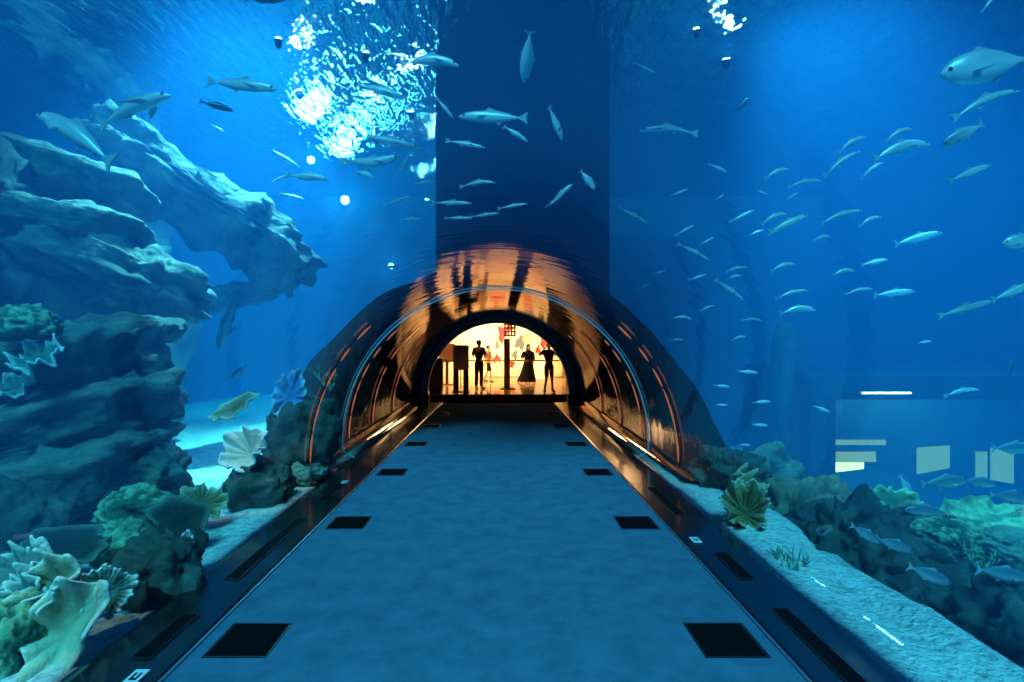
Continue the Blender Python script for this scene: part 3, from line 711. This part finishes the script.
bush_coral(at(12, 650, 2.95), (.32,.3,.5), 'c_green', 'dark green coral mound at the picture edge beside the cream leaf coral', 6)
plate_coral(at(62, 548, 3.9), (.62,.5,.08), (12,4,0), 'c_dark', 'flat dark table coral behind the white-rimmed corals', .3, .12, 5, seed=7)
bm = bmesh.new(); tube(bm, [at(14,538,4.0), at(30,536,4.0), at(52,536.5,4.05)], [.02,.022,.012], 8); tube(bm, [at(30,536,4.0), at(42,532,4.02)], [.014,.008], 8)
o = build('finger_sponge', bm, M['c_pink'], smooth=True); tag(o, 'thin pinkish red finger sponge lying above the dark table coral', 'sponge')
plate_coral(at(180, 522, 4.6), (.44,.40,.12), (62,20,15), 'c_dark', 'dark round fan coral on top of the blue-grey boulder', .3, .05, 4, seed=8)
plate_coral(at(200, 506, 5.2), (.42,.36,.14), (45,12,10), 'c_tan', 'pale tan fan coral on the sand behind the dark round fan', .6, .28, 7, seed=9, radial=.3)
bush_coral(at(138, 512, 4.7), (.55,.5,.42), 'c_green', 'bushy green coral between the rock stack and the dark round fan', 10, 22)
bush_coral(at(120, 545, 4.2), (.42,.4,.36), 'c_lime', 'lime speckled coral clump against the side of the blue-grey boulder', 11, 20)
plate_coral(at(185, 545, 3.85), (.10,.16,.06), (70,10,20), 'c_white', 'small white sponge stuck on the blue-grey boulder', .5, .3, 5, seed=12)
bush_coral(at(22, 326, 5.0), (.58,.5,.36), 'c_green', 'green bushy coral high on the left, on the upper rock slab', 13, 30)
plate_coral(at(40, 362, 4.9), (.42,.36,.14), (40,-8,0), 'c_teal', 'white-rimmed curly coral under the high green coral', .6, .4, 6, seed=14)
plate_coral(at(18, 388, 5.0), (.30,.30,.12), (45,10,0), 'c_teal', 'small white-edged coral below the curly coral on the upper rock slab', .6, .4, 5, seed=15)
plate_coral(at(252, 455, 6.0), (.50,.46,.22), (55,6,-15), 'c_white', 'white cup-shaped coral with a wavy rim on the dark block', .9, .2, 6, seed=16, thick=.02)
plate_coral(at(236, 408, 6.6), (.62,.26,.10), (38,-30,10), 'c_tan', 'long tan plate coral jutting out above the white cup coral', .4, .2, 4, seed=17)
plate_coral(at(290, 397, 6.7), (.34,.62,.16), (70,10,12), 'c_blue', 'bright blue ruffled fan coral on the craggy rock', .6, .28, 6, seed=18)
branch_coral(at(330, 392, 7.0), .42, 'c_twig', 'thin branching coral on top of the craggy rock beside the sleeve', 19, 6, .9, .012)
bush_coral(at(305, 470, 6.7), (.5,.4,.4), 'c_twig', 'grey-green coral clump low on the craggy rock', 20, 24)
# right group
plate_coral(at(744, 514, 5.3), (.40,.42,.24), (55,-12,-10), 'c_tan', 'tan ruffled lettuce coral against the glass on the right, where the sand begins', .8, .3, 6, seed=21, radial=.35)
plate_coral(at(738, 490, 5.7), (.34,.32,.2), (50,10,30), 'c_tan', 'smaller tan lettuce coral behind the ruffled one', .7, .3, 7, seed=22, radial=.3)
branch_coral(at(795, 588, 4.35), .34, 'c_twig', 'green-grey twig coral standing in the sand at the right ledge', 23, 12, .8, .014)
bush_coral(at(775, 560, 4.8), (.26,.22,.2), 'c_twig', 'small grey-green coral lump in the sand beside the twig coral', 24, 16)
bush_coral(at(945, 538, 5.2), (.55,.45,.34), 'c_green', 'green coral mound in front of the dark rocks on the right', 25, 24)
plate_coral(at(985, 520, 5.5), (.75,.6,.16), (20,-5,0), 'c_lime', 'lime green table coral below the pale gallery panels', .4, .22, 6, seed=26)
branch_coral(at(980, 572, 4.9), .3, 'c_lime', 'lime branching coral above the dark sand-edge rocks', 27, 10, 1.0, .016)
bush_coral(at(925, 560, 4.8), (.4,.36,.32), 'c_dark', 'dark knobbly coral beside the lime branching coral', 28, 20)
plate_coral(at(895, 503, 6.3), (.6,.45,.14), (25,5,0), 'c_green', 'flat green coral on the brown rock before the gallery window', .4, .2, 6, seed=29)
bush_coral(at(1008, 545, 5.0), (.45,.4,.3), 'c_twig', 'grey-green coral heap at the picture edge above the big blue fish', 30, 20)

# ------------------------------------------------------------------ gallery window on the right
gd = 12.2
def gx(px): return (px - VX)*gd/F
def gz(py): return CZ + (VY - py)*gd/F
x0, x1, z0, z1 = gx(832), 14.9, gz(545), gz(398)
boxes('wall_gallery', [(x0-.5, x0, gd, gd+.4, -4, z1+.45), (x0, x1, gd, gd+.4, z1, z1+.45), (x0, x1, gd, gd+.4, -4, z0)], M['pier']); tag(bpy.data.objects['wall_gallery'], 'dim tank wall around the gallery window', 'tank wall', kind='structure')
t = empty('window_1', (0,0,0)); tag(t, 'wide viewing window of the lit gallery beyond the rocks', 'window', kind='structure')
boxes('pane', [(x0, x1, gd+.10, gd+.16, z0, z1)], M['pane'], t)
boxes('frame', [(x0-.06, x1, gd-.05, gd+.1, z1-.03, z1+.10), (x0-.06, x0+.05, gd-.05, gd+.1, z0, z1)], M['darkbox'], t)
slab('wall_gallery_room', x0-.3, 15, gd+3.5, gd+3.7, z0-.5, z1+.6, M['tankwall'], 'back wall of the gallery behind the window', 'wall')
slab('ceiling_gallery', x0-.3, 15, gd+.45, gd+3.5, z1+.25, z1+.4, M['lobbyceil'], 'dark ceiling of the gallery', 'ceiling')
slab('floor_gallery', x0-.3, 15, gd+.45, gd+3.5, z0-.15, z0, M['mat'], 'dark floor of the gallery', 'floor')
slab('wall_gallery_side', x0-.35, x0-.25, gd+.45, gd+3.7, z0-.5, z1+.6, M['lobbyceil'], 'side wall of the gallery', 'wall')
def gpanel(px0, py0, px1, py1, mat, label, y=1.8, name='gallery_light', skew=0):
    k = (gd + y)/gd; f = lambda px: (px-VX)*(gd+y)/F; g_ = lambda py: CZ + (VY-py)*(gd+y)/F
    t = empty(name, (0,0,0)); tag(t, label, 'light panel')
    a, b, c, d_ = f(px0), f(px1), g_(py1), g_(py0)
    vs = [(a, gd+y, c), (b, gd+y, c+skew), (b, gd+y, d_+skew*.4), (a, gd+y, d_)]; vs += [(x, yy+.05, z) for x, yy, z in vs]
    pydata('glowing_face', vs, [(0,1,2,3),(7,6,5,4),(0,4,5,1),(1,5,6,2),(2,6,7,3),(3,7,4,0)], M[mat], t, recalc=True)
    boxes('housing', [(a-.03, b+.03, gd+y+.055, gd+y+.1, min(c,c+skew)-.02, d_+.03)], M['darkbox'], t)
gpanel(829, 452, 876, 462, 'pale_lamp', 'dim long light strip, middle of three at the left end of the gallery window', 1.2)
gpanel(829, 463, 864, 473, 'yellow_lamp', 'bright yellow light panel, lowest of three at the left end of the gallery window', 1.5, skew=.1)
gpanel(832, 440, 886, 445, 'pale_lamp', 'faint thin light strip, topmost of three at the left end of the gallery window', 2.0)
gpanel(918, 448, 950, 474, 'pale_lamp', 'pale greenish panel in the middle of the gallery window', 2.4, skew=.15)
gpanel(977, 452, 990, 478, 'pale_lamp', 'narrow pale panel in the gallery beside the two large panels', 2.4)
gpanel(992, 448, 1014, 480, 'pale_lamp', 'large tilted pale panel in the gallery, near the picture edge', 2.0, skew=-.1)
gpanel(1004, 505, 1030, 535, 'pale_lamp', 'pale panel low in the gallery at the picture edge', 2.0)

t = empty('edge_glint', at(888, 393, gd-.12)); tag(t, 'slim glowing bar added as a glint on the top edge of the gallery window', 'lamp')
boxes('tube', [(-.55,.5,-.02,.02,-.02,.02)], M['edge_glint'], t, bev=.008); boxes('bracket', [(-.6,.55,.02,.07,-.03,.03)], M['steel'], t)  # glowing bar added to imitate a glint along the window edge
# ------------------------------------------------------------------ flood lamps and added glitter lamps in the tank
def flood(px, py, d, r, mat, label):
    p = at(px, py, d); t = empty('flood_lamp', p); tag(t, label, 'lamp'); v = (Vector((0,0,1.2)) - p).normalized()
    bm = bmesh.new(); tube(bm, [-v*.25, -v*.1, Vector()], [r*.5, r*.9, r], 24); build('housing', bm, M['steel'], t, smooth=True)
    bm = bmesh.new(); bmesh.ops.create_uvsphere(bm, u_segments=20, v_segments=10, radius=r*.93)
    q = v.to_track_quat('Z', 'Y')
    for w in bm.verts: w.co = q @ Vector((w.co.x, w.co.y, w.co.z*.35))
    build('lens', bm, M[mat], t, smooth=True)
flood(311, 160, 13.6, .09, 'lamp', 'bright flood lamp under the water surface, uppermost of the glowing spots beside the pier')
flood(345, 200, 16.5, .13, 'lamp', 'brightest flood lamp under the water surface, middle of the three glowing spots')
flood(391, 266, 18, .10, 'lamp_small', 'small underwater flood lamp glowing just above the tunnel sleeve')
def added_lamp(x, y, z, r, label):  # lamps added only to make glitter on the water surface
    t = empty('added_lamp', (x, y, z)); tag(t, label, 'lamp')
    bm = bmesh.new(); tube(bm, [(0,0,-.10),(0,0,-.06),(0,0,.0),(0,0,.03)], [r*.5,r*.9,r,r], 20); build('bowl', bm, M['pier'], t, smooth=False)
    bm = bmesh.new(); tube(bm, [(0,0,.028),(0,0,.036)], r*.9, 20); build('lens', bm, M['glitter_glow'], t)
M['glitter_glow'] = emis('glitter_glow', (.9,.97,1), 560)
added_lamp(-1.62, 14.2, 6.1, 0.072, 'small added lamp below the glittering surface, hard against the pier')
added_lamp(-1.75, 10.9, 6.1, 0.061, 'small added lamp below the glittering surface, in front of the pier edge')
added_lamp(-3.6, 10.0, 6.1, 0.066, 'small added lamp under the brightest patch of glitter')
added_lamp(-2.7, 12.2, 6.1, 0.061, 'small added lamp under the glitter, half way between the pier and the uppermost flood lamp')
added_lamp(-2.3, 17.5, 6.1, 0.072, 'small added lamp under the far glitter, above the small flood lamp')
added_lamp(-2.1, 8.7, 6.1, 0.055, 'small added lamp nearest the camera, below the glitter at the top of the picture')
added_lamp(-3.3, 8.3, 6.1, 0.055, 'small added lamp below the streaks of glitter running out of the picture')
added_lamp(2.9, 8.3, 6.25, 0.044, 'tiny added lamp at the edge of the surface glitter right of the pier')
added_lamp(3.7, 9.2, 6.25, 0.066, 'small added lamp under the surface glitter right of the pier')

# ------------------------------------------------------------------ fish
def fish_parts(root, kind):
    """a fish one unit long, head towards +x, back towards +z"""
    depth, width, mat, fin, bend, tail = dict(
        runner=(.17,.11,'fish','fin',0,.16), runner_up=(.17,.11,'fish','fin',.10,.16), runner_down=(.17,.11,'fish','fin',-.10,.16),
        slim=(.105,.08,'fish','fin',0,.11), slim_up=(.105,.08,'fish','fin',.07,.11), jack=(.30,.13,'fish','fin',0,.22), blue=(.27,.13,'fish_blue','fin',0,.2),
        dark=(.22,.13,'fish_dark','fin_dark',0,.2), shark=(.17,.15,'fish','fin',.05,.2), grouper=(.36,.20,'fish','fin',0,.2))[kind]
    prof = [(.5,.02),(.485,.16),(.44,.42),(.36,.70),(.25,.92),(.10,1.0),(-.05,.92),(-.2,.68),(-.31,.40),(-.38,.2),(-.42,.14)]
    bz = lambda x: bend * (1 - (2*x)**2) - bend*.4
    bm = bmesh.new(); n = 14; rings = []
    for x, r in prof:
        rings.append([bm.verts.new((x, width/2*r*math.cos(2*PI*k/n), bz(x) + depth/2*r*math.sin(2*PI*k/n) - (.01 if x > .4 else 0))) for k in range(n)])
    for r0, r1 in zip(rings, rings[1:]):
        for k in range(n): bm.faces.new((r0[k], r0[(k+1)%n], r1[(k+1)%n], r1[k]))
    bm.faces.new(rings[0]); bm.faces.new(rings[-1])
    b = build('body', bm, M[mat], root, smooth=True)
    def fin_(name, pts, th=.006, axis='y', off=(0,0,0)):
        bm = bmesh.new(); vs = []
        for s in (-1, 1):
            vs.append([bm.verts.new((p[0]+off[0], (s*th if axis == 'y' else p[1])+off[1], (p[1] if axis == 'y' else s*th)+off[2])) for p in pts])
        m_ = len(pts)
        bm.faces.new(vs[0]); bm.faces.new(vs[1][::-1])
        for k in range(m_): bm.faces.new((vs[0][k], vs[0][(k+1)%m_], vs[1][(k+1)%m_], vs[1][k]))
        return build(name, bm, M[fin], root)
    zt = bz(-.42)
    fin_('tail_fin', [(-.40,.02+zt),(-.46,.05+zt),(-.53,tail*.62+zt),(-.50,.0+zt),(-.53,-tail*.62+zt),(-.46,-.05+zt),(-.40,-.02+zt)])
    dz = depth*.46
    fin_('dorsal_fin', [(.14,dz+bz(.14)-.01),(.05,dz*1.0+.06+bz(.05)),(-.05,dz+.02+bz(-.05)),(-.26,depth*.25+.015+bz(-.26)),(-.28,depth*.2+bz(-.28)),(-.1,dz*.8+bz(-.1))])
    fin_('anal_fin', [(-.04,-depth*.44+bz(-.04)),(-.10,-depth*.42-.045+bz(-.1)),(-.15,-depth*.37-.012+bz(-.15)),(-.27,-depth*.22-.01+bz(-.27)),(-.27,-depth*.16+bz(-.27))])
    L_ = .30 if kind == 'shark' else .17
    for s in (-1, 1):
        fin_('pectoral_fin', [(.22, s*width*.42),(.19, s*(width*.45+L_*.25)),(.22-L_*.9, s*(width*.45+L_*.65)),(.13, s*width*.45)], .005, 'z', (0,0,bz(.2)-depth*.18))
    for s in (-1, 1):
        bm = bmesh.new(); bmesh.ops.create_uvsphere(bm, u_segments=8, v_segments=6, radius=.014+depth*.03)
        for v in bm.verts: v.co = Vector((v.co.x+.415, v.co.y*.5 + s*width*.245, v.co.z + bz(.41)+depth*.05))
        build('eye', bm, M['eye'], root)
PROTO = {}
def fish(kind, px, py, L, ang, head, d, label, group=None, yaw=0, roll=0):
    """ang: slope of the fish in the picture, positive = right end up; head: +1 right, -1 left"""
    if kind not in PROTO:
        t = empty('fish', (0,0,0)); fish_parts(t, kind); PROTO[kind] = t; remember(t); KIDS_ALL[kind] = [o for o in COL.objects if o.parent == t]
    else:
        t = PROTO[kind].copy(); COL.objects.link(t)
        for ch in KIDS_ALL[kind]:
            c = ch.copy(); c.parent = t; COL.objects.link(c)
        for k in ('group',):
            if k in t: del t[k]
    a = R_(ang)*1.0
    if head < 0: a += PI
    y = R_(yaw)
    X = Vector((math.cos(a)*math.cos(y), math.sin(y), math.sin(a)*math.cos(y))).normalized()
    up = Vector((0,0,1)) if abs(X.z) < .93 else Vector((0,-1,0))
    Y = up.cross(X).normalized(); Z = X.cross(Y).normalized()
    if roll:
        q = Matrix.Rotation(R_(roll), 3, X); Y = q @ Y; Z = q @ Z
    m3 = Matrix((X, Y, Z)).transposed()
    s = L*d/F/max(.4, math.cos(y)); t.rotation_euler = m3.to_euler(); t.scale = (s,s,s); t.location = at(px, py, d)
    tag(t, label, 'fish', group); return t
KIDS_ALL = {}
# upper left
fish('shark', 74, 136, 105, -33, -1, 6.5, 'long pale fish with a bent back, heading up above the flat rock shelf', yaw=10)
fish('shark', 135, 109, 84, 18, 1, 6.2, 'pale sleek fish with side fins, between the bent-backed fish and the two in the open', yaw=-10)
fish('runner', 243, 85, 70, -6, 1, 6.0, 'plump silver fish heading right, alone above the diagonal rock slab')
fish('dark', 217, 106, 28, -10, 1, 6.5, 'small stubby dark fish just below the plump silver one', yaw=20)
fish('runner', 217, 128, 16, -30, 1, 8, 'tiny pale fish below the stubby dark one')
fish('dark', 266, -1, 40, 0, 1, 5.5, 'dark fish cut off by the top edge of the picture')
fish('slim', 285, 158, 36, -32, 1, 8.5, 'slim fish slanting down into the uppermost glowing lamp')
fish('slim', 281, 178, 24, 25, -1, 8.5, 'small slim fish rising to meet the tail of the one under the upper lamp')
fish('runner', 308, 177, 42, -4, 1, 8.0, 'grey-green fish right below the uppermost lamp')
fish('slim', 292, 196, 26, -14, 1, 9, 'small faint fish between the two brightest lamps')
fish('runner', 382, 91, 50, -16, 1, 7.5, 'dark-backed fish in the glitter, slanting down below the arched fish')
fish('slim', 389, 141, 66, -12, 1, 7.5, 'long slim fish crossing the glitter, upper of the stacked pair beside the pier')
fish('runner_down', 371, 159, 60, 3, 1, 7.2, 'long green-backed fish with upturned ends, lower of the stacked pair beside the pier')
fish('runner', 404, 163, 20, 50, -1, 8, 'small dark fish diving behind the head of the lower stacked fish', yaw=30)
fish('jack', 365, 174, 18, -20, 1, 8.5, 'small deep-bodied fish under the stacked pair')
fish('slim', 397, 201, 30, 20, 1, 8.5, 'slim dark fish rising towards the pier, below the deep-bodied one')
fish('slim', 411, 219, 22, 3, 1, 9, 'small slim fish level beside the pier, below the rising dark one')
fish('slim', 425, 182, 20, 10, 1, 9, 'faint small fish at the very edge of the pier')
fish('dark', 391, 267, 14, 5, 1, 10, 'tiny dark fish in front of the small lamp above the sleeve')
fish('slim', 418, 261, 12, 20, 1, 10, 'tiny fish beside the small lamp above the sleeve')
fish('dark', 227, 322, 60, 65, -1, 9.5, 'large dark fish diving steeply in the blue gap beside the sleeve', yaw=10)
fish('dark', 238, 372, 22, 40, -1, 9.5, 'small dark fish below the steeply diving dark one')
# in front of the pier
fish('runner_up', 430, 63, 58, 0, 1, 5.4, 'arched fish with a broad tail, half over the pier and half over the glitter')
fish('jack', 527, 58, 40, 84, -1, 5.4, 'fish seen from below, nose down, high in front of the pier', yaw=30, roll=80)
fish('slim', 445, 108, 26, -50, 1, 5.4, 'thin fish slanting down at the glitter edge of the pier, above the longest pier fish')
fish('runner', 492, 117, 68, -2, -1, 5.4, 'longest pale fish in front of the pier, level and heading left')
fish('runner', 516, 134, 28, -32, 1, 5.4, 'pale fish slanting down right under the tail of the longest pier fish')
fish('slim', 466, 144, 40, -10, 1, 5.4, 'slim pale fish under the head of the longest pier fish')
fish('jack', 556, 124, 30, -60, 1, 5.4, 'round-bodied fish nosing down in front of the pier, right of the longest fish', yaw=30)
fish('slim_up', 478, 184, 36, 8, 1, 6.2, 'slim fish rising gently, topmost of the five low over the tunnel mouth')
fish('slim', 452, 203, 40, 0, 1, 6.2, 'thin level fish at the left end of the five low over the tunnel mouth')
fish('slim', 513, 206, 30, 10, 1, 6.2, 'fish at the right end of the five low over the tunnel mouth')
fish('slim', 485, 215, 30, 8, 1, 6.2, 'middle fish of the lowest row over the tunnel mouth')
fish('slim', 459, 218, 28, 0, 1, 6.2, 'faint fish ending the lowest row over the tunnel mouth')
fish('runner', 562, 193, 28, 42, 1, 6.2, 'fish climbing steeply in front of the pier, part of the crossing trio')
fish('slim', 553, 202, 18, 35, 1, 6.2, 'small fish under the steeply climbing one of the crossing trio')
fish('jack', 588, 180, 24, -52, 1, 6.2, 'fish nosing down just right of the steeply climbing one')
# right of the pier, singled out
fish('slim', 633, 215, 34, -28, 1, 7.5, 'bright needle-like fish slanting down at the right edge of the pier')
fish('slim', 694, 252, 36, -27, 1, 7.5, 'bright needle-like fish slanting down, the middle of three in line right of the pier')
fish('slim', 730, 290, 36, -36, 1, 7.5, 'duller needle-like fish slanting down, lowest of three in line right of the pier')
fish('slim_up', 668, 131, 58, -4, -1, 7.0, 'long pale curved fish alone right of the upper pier')
fish('slim', 645, 68, 24, -25, 1, 8, 'faint fish high beside the pier under the surface glitter')
fish('dark', 742, 105, 20, 45, 1, 8.5, 'small dark fish alone in the bright water below the surface glitter')
fish('runner', 718, 168, 20, -25, 1, 8, 'curled pale fish below the small dark one')
fish('grouper', 985, 66, 92, 10, -1, 5.0, 'largest fish on the right, blunt-headed and grey, near the upper picture edge')
fish('jack', 962, 135, 46, 28, -1, 5.5, 'stout fish heading down, under the largest fish')
fish('slim_up', 986, 103, 72, 24, 1, 5.5, 'long slim bright fish rising between the largest fish and the stout one')
fish('runner', 970, 173, 44, 22, 1, 6, 'plain grey fish alone below the stout one')
fish('grouper', 1022, 241, 40, 5, -1, 5, 'blunt fish head entering at the right picture edge')
fish('slim', 967, 308, 58, 16, 1, 5.5, 'long bright fish rising, low on the right below the blunt head')
fish('runner', 1015, 291, 48, 22, 1, 5.5, 'dim fish at the picture edge following the long bright low one')
fish('slim', 989, 3, 22, 50, 1, 6, 'small bright fish at the top edge of the picture above the largest fish')
fish('runner', 789, 223, 42, 24, 1, 6.3, 'brightest white fish in the middle of the right school')
fish('dark', 1011, 368, 18, 75, 1, 8, 'small dark fish upright above the gallery window')
fish('slim_up', 962, 392, 36, 12, 1, 8.5, 'thin pale fish gliding along the top of the gallery window')
# blue fish low over the rocks on the right
blue = [('blue',926,511,44,-4,-1,4.8,'blue fish with a pointed snout hanging over the flat dark rock, before the window'),
 ('blue',866,534,34,-30,1,4.2,'blue fish slanting down onto the flat-topped dark rock'),
 ('dark',838,517,42,-14,1,5.2,'dark fish over the brown rock, at the left end of the gallery window'),
 ('blue',1004,574,54,-10,1,3.7,'big blue fish over the sand-edge rocks'),
 ('blue',1015,448,44,0,1,6.2,'blue fish at the picture edge, covering the large pale panel'),
 ('blue',1012,497,44,-6,1,4.8,'blue fish at the picture edge between the two big pale panels'),
 ('blue',945,482,46,6,1,5.6,'long blue fish in front of the middle gallery panel'),
 ('blue',980,482,34,-8,1,5.6,'blue fish nose to tail with the long one before the gallery'),
 ('jack',906,486,24,-60,1,7.2,'small pale fish standing on its nose before the gallery window'),
 ('blue',895,545,40,-20,1,4.2,'dim blue fish low between the dark sand-edge rocks'),
 ('blue',930,575,46,-22,1,3.9,'dim blue fish lying close over the dark rock by the sand')]
for a in blue: fish(*a)
# the school on the right
G = 'silver fish of the school right of the pier'
school_lab = ['small silver fish among the upper rows of the school right of the pier', 'small silver fish among the lower rows of the school right of the pier', 'faint small fish in the thin end of the school near the pier', 'dim fish in the deep blue beyond the right end of the school']
sch = [(852,144,32,32),(842,163,44,36),(902,150,58,16),(872,170,28,38),(899,134,30,26),(805,183,34,12),(777,173,26,24),(793,196,14,35),(774,218,26,25),(842,216,44,18),(870,221,24,25),(778,231,20,20),(822,238,18,15)]
for i, (x, y, L, a) in enumerate(sch): fish('slim_up' if i % 2 else 'runner_up', x, y, L, a, 1, 6.3 + .25*(i % 4), school_lab[0], G + ', upper rows')
sch = [(737,269,22,12),(783,267,26,18),(792,294,34,16),(798,311,36,8),(752,320,20,0),(844,272,22,12),(859,291,28,12),(739,338,14,15),(707,308,16,22),(683,318,18,-4),(677,340,14,0),(735,277,14,15)]
for i, (x, y, L, a) in enumerate(sch): fish('runner_up' if i % 2 else 'slim_up', x, y, L, a, 1, 6.6 + .3*(i % 4), school_lab[1], G + ', lower rows')
sch = [(680,192,18,22),(685,230,22,30),(707,241,16,28),(720,197,10,30),(742,216,28,26),(757,232,16,20),(698,277,20,18),(645,286,10,20),(762,192,12,-20),(660,272,12,15)]
for i, (x, y, L, a) in enumerate(sch): fish('slim', x, y, L, a, 1, 8.2 + .3*(i % 4), school_lab[2], G + ', thin end')
sch = [(919,238,48,14),(895,293,40,6),(875,262,26,12),(925,342,14,8),(822,409,18,-20),(722,386,16,-5),(762,402,18,4),(748,372,20,-4),(760,425,16,-4),(745,445,12,0),(722,405,12,0)]
for i, (x, y, L, a) in enumerate(sch): fish('runner' , x, y, L, a, 1, 8.6 + .3*(i % 3), school_lab[3], 'dim fish in the deep blue on the right')

# ------------------------------------------------------------------ light
def area(name, loc, target, size, energy, col, sy=None):
    l = bpy.data.lights.new(name, 'AREA'); l.energy = energy; l.color = col; l.size = size
    if sy: l.shape = 'RECTANGLE'; l.size_y = sy
    o = bpy.data.objects.new(name, l); COL.objects.link(o); o.location = loc
    o.rotation_euler = (Vector(target) - Vector(loc)).to_track_quat('-Z', 'Y').to_euler(); return o
def spot(name, loc, target, energy, col, ang, blend=.8, r=.3):
    l = bpy.data.lights.new(name, 'SPOT'); l.energy = energy; l.color = col; l.spot_size = R_(ang); l.spot_blend = blend; l.shadow_soft_size = r
    o = bpy.data.objects.new(name, l); COL.objects.link(o); o.location = loc
    o.rotation_euler = (Vector(target) - Vector(loc)).to_track_quat('-Z', 'Y').to_euler(); return o
sl = bpy.data.lights.new('daylight', 'SUN'); sl.energy = 12.0; sl.angle = R_(22); sl.color = (.13,.64,.96)
so = bpy.data.objects.new('daylight', sl); COL.objects.link(so); so.rotation_euler = (R_(38), 0, 0)
def glow(loc, e):
    l = bpy.data.lights.new('flood_glow', 'POINT'); l.energy = e; l.color = (.45,.85,1); l.shadow_soft_size = .3
    o = bpy.data.objects.new('flood_glow', l); COL.objects.link(o); o.location = loc
glow(at(311,160,13.2), 300); glow(at(345,200,16.0), 500); glow(at(391,266,17.6), 250)
spot('tank_spot', (-3.5, 9.0, 9.0), (-6.0, 10, 0), 48000, (.36,.78,1), 62)
spot('tank_spot', (4.3, 9.0, 9.0), (7.2, 8.5, 0), 27000, (.24,.76,1), 62)
spot('coral_spot', (-2.75, 2.7, 2.35), (-2.55, 3.1, .1), 55, (.62,.86,.62), 36, r=.06)
spot('coral_spot', (-2.9, 5.4, 2.5), (-2.75, 6.05, .45), 70, (1,.80,.55), 40, r=.06)
area('lobby_wash', (XC, 25.4, 2.85), (XC, 28, 1.3), 5.5, 1350, (1,.66,.30), .5)
area('lobby_down', (XC, 23.5, 2.88), (XC, 23.5, 0), 4.5, 1500, (1,.55,.22), 3)
area('gallery_fill', (10.5, gd+2.2, z1+.2), (10.5, gd+2.2, z0), 3, 220, (.9,1,.75))
w = bpy.data.worlds.new('world'); S.world = w; w.use_nodes = True
w.node_tree.nodes['Background'].inputs[0].default_value = (.02,.06,.10,1); w.node_tree.nodes['Background'].inputs[1].default_value = .3

# ------------------------------------------------------------------ camera and colour
cam = bpy.data.cameras.new('camera'); co = bpy.data.objects.new('camera', cam); COL.objects.link(co)
co.location = (0, 0, CZ); co.rotation_euler = (PI/2, 0, 0)
cam.lens = F/1024*36; cam.sensor_width = 36; cam.shift_x = (512 - VX)/1024; cam.shift_y = (VY - 341)/1024; cam.clip_end = 200; cam.clip_start = .05
S.camera = co
S.view_settings.view_transform = 'Standard'; S.view_settings.look = 'None'; S.view_settings.gamma = 1; S.view_settings.use_curve_mapping = False
S.view_settings.exposure = 0.0
S.cycles.max_bounces = 8; S.cycles.transparent_max_bounces = 24; S.cycles.volume_bounces = 2; S.cycles.diffuse_bounces = 3; S.cycles.glossy_bounces = 4
S.cycles.sample_clamp_indirect = 4.0
S.cycles.caustics_reflective = False; S.cycles.caustics_refractive = False
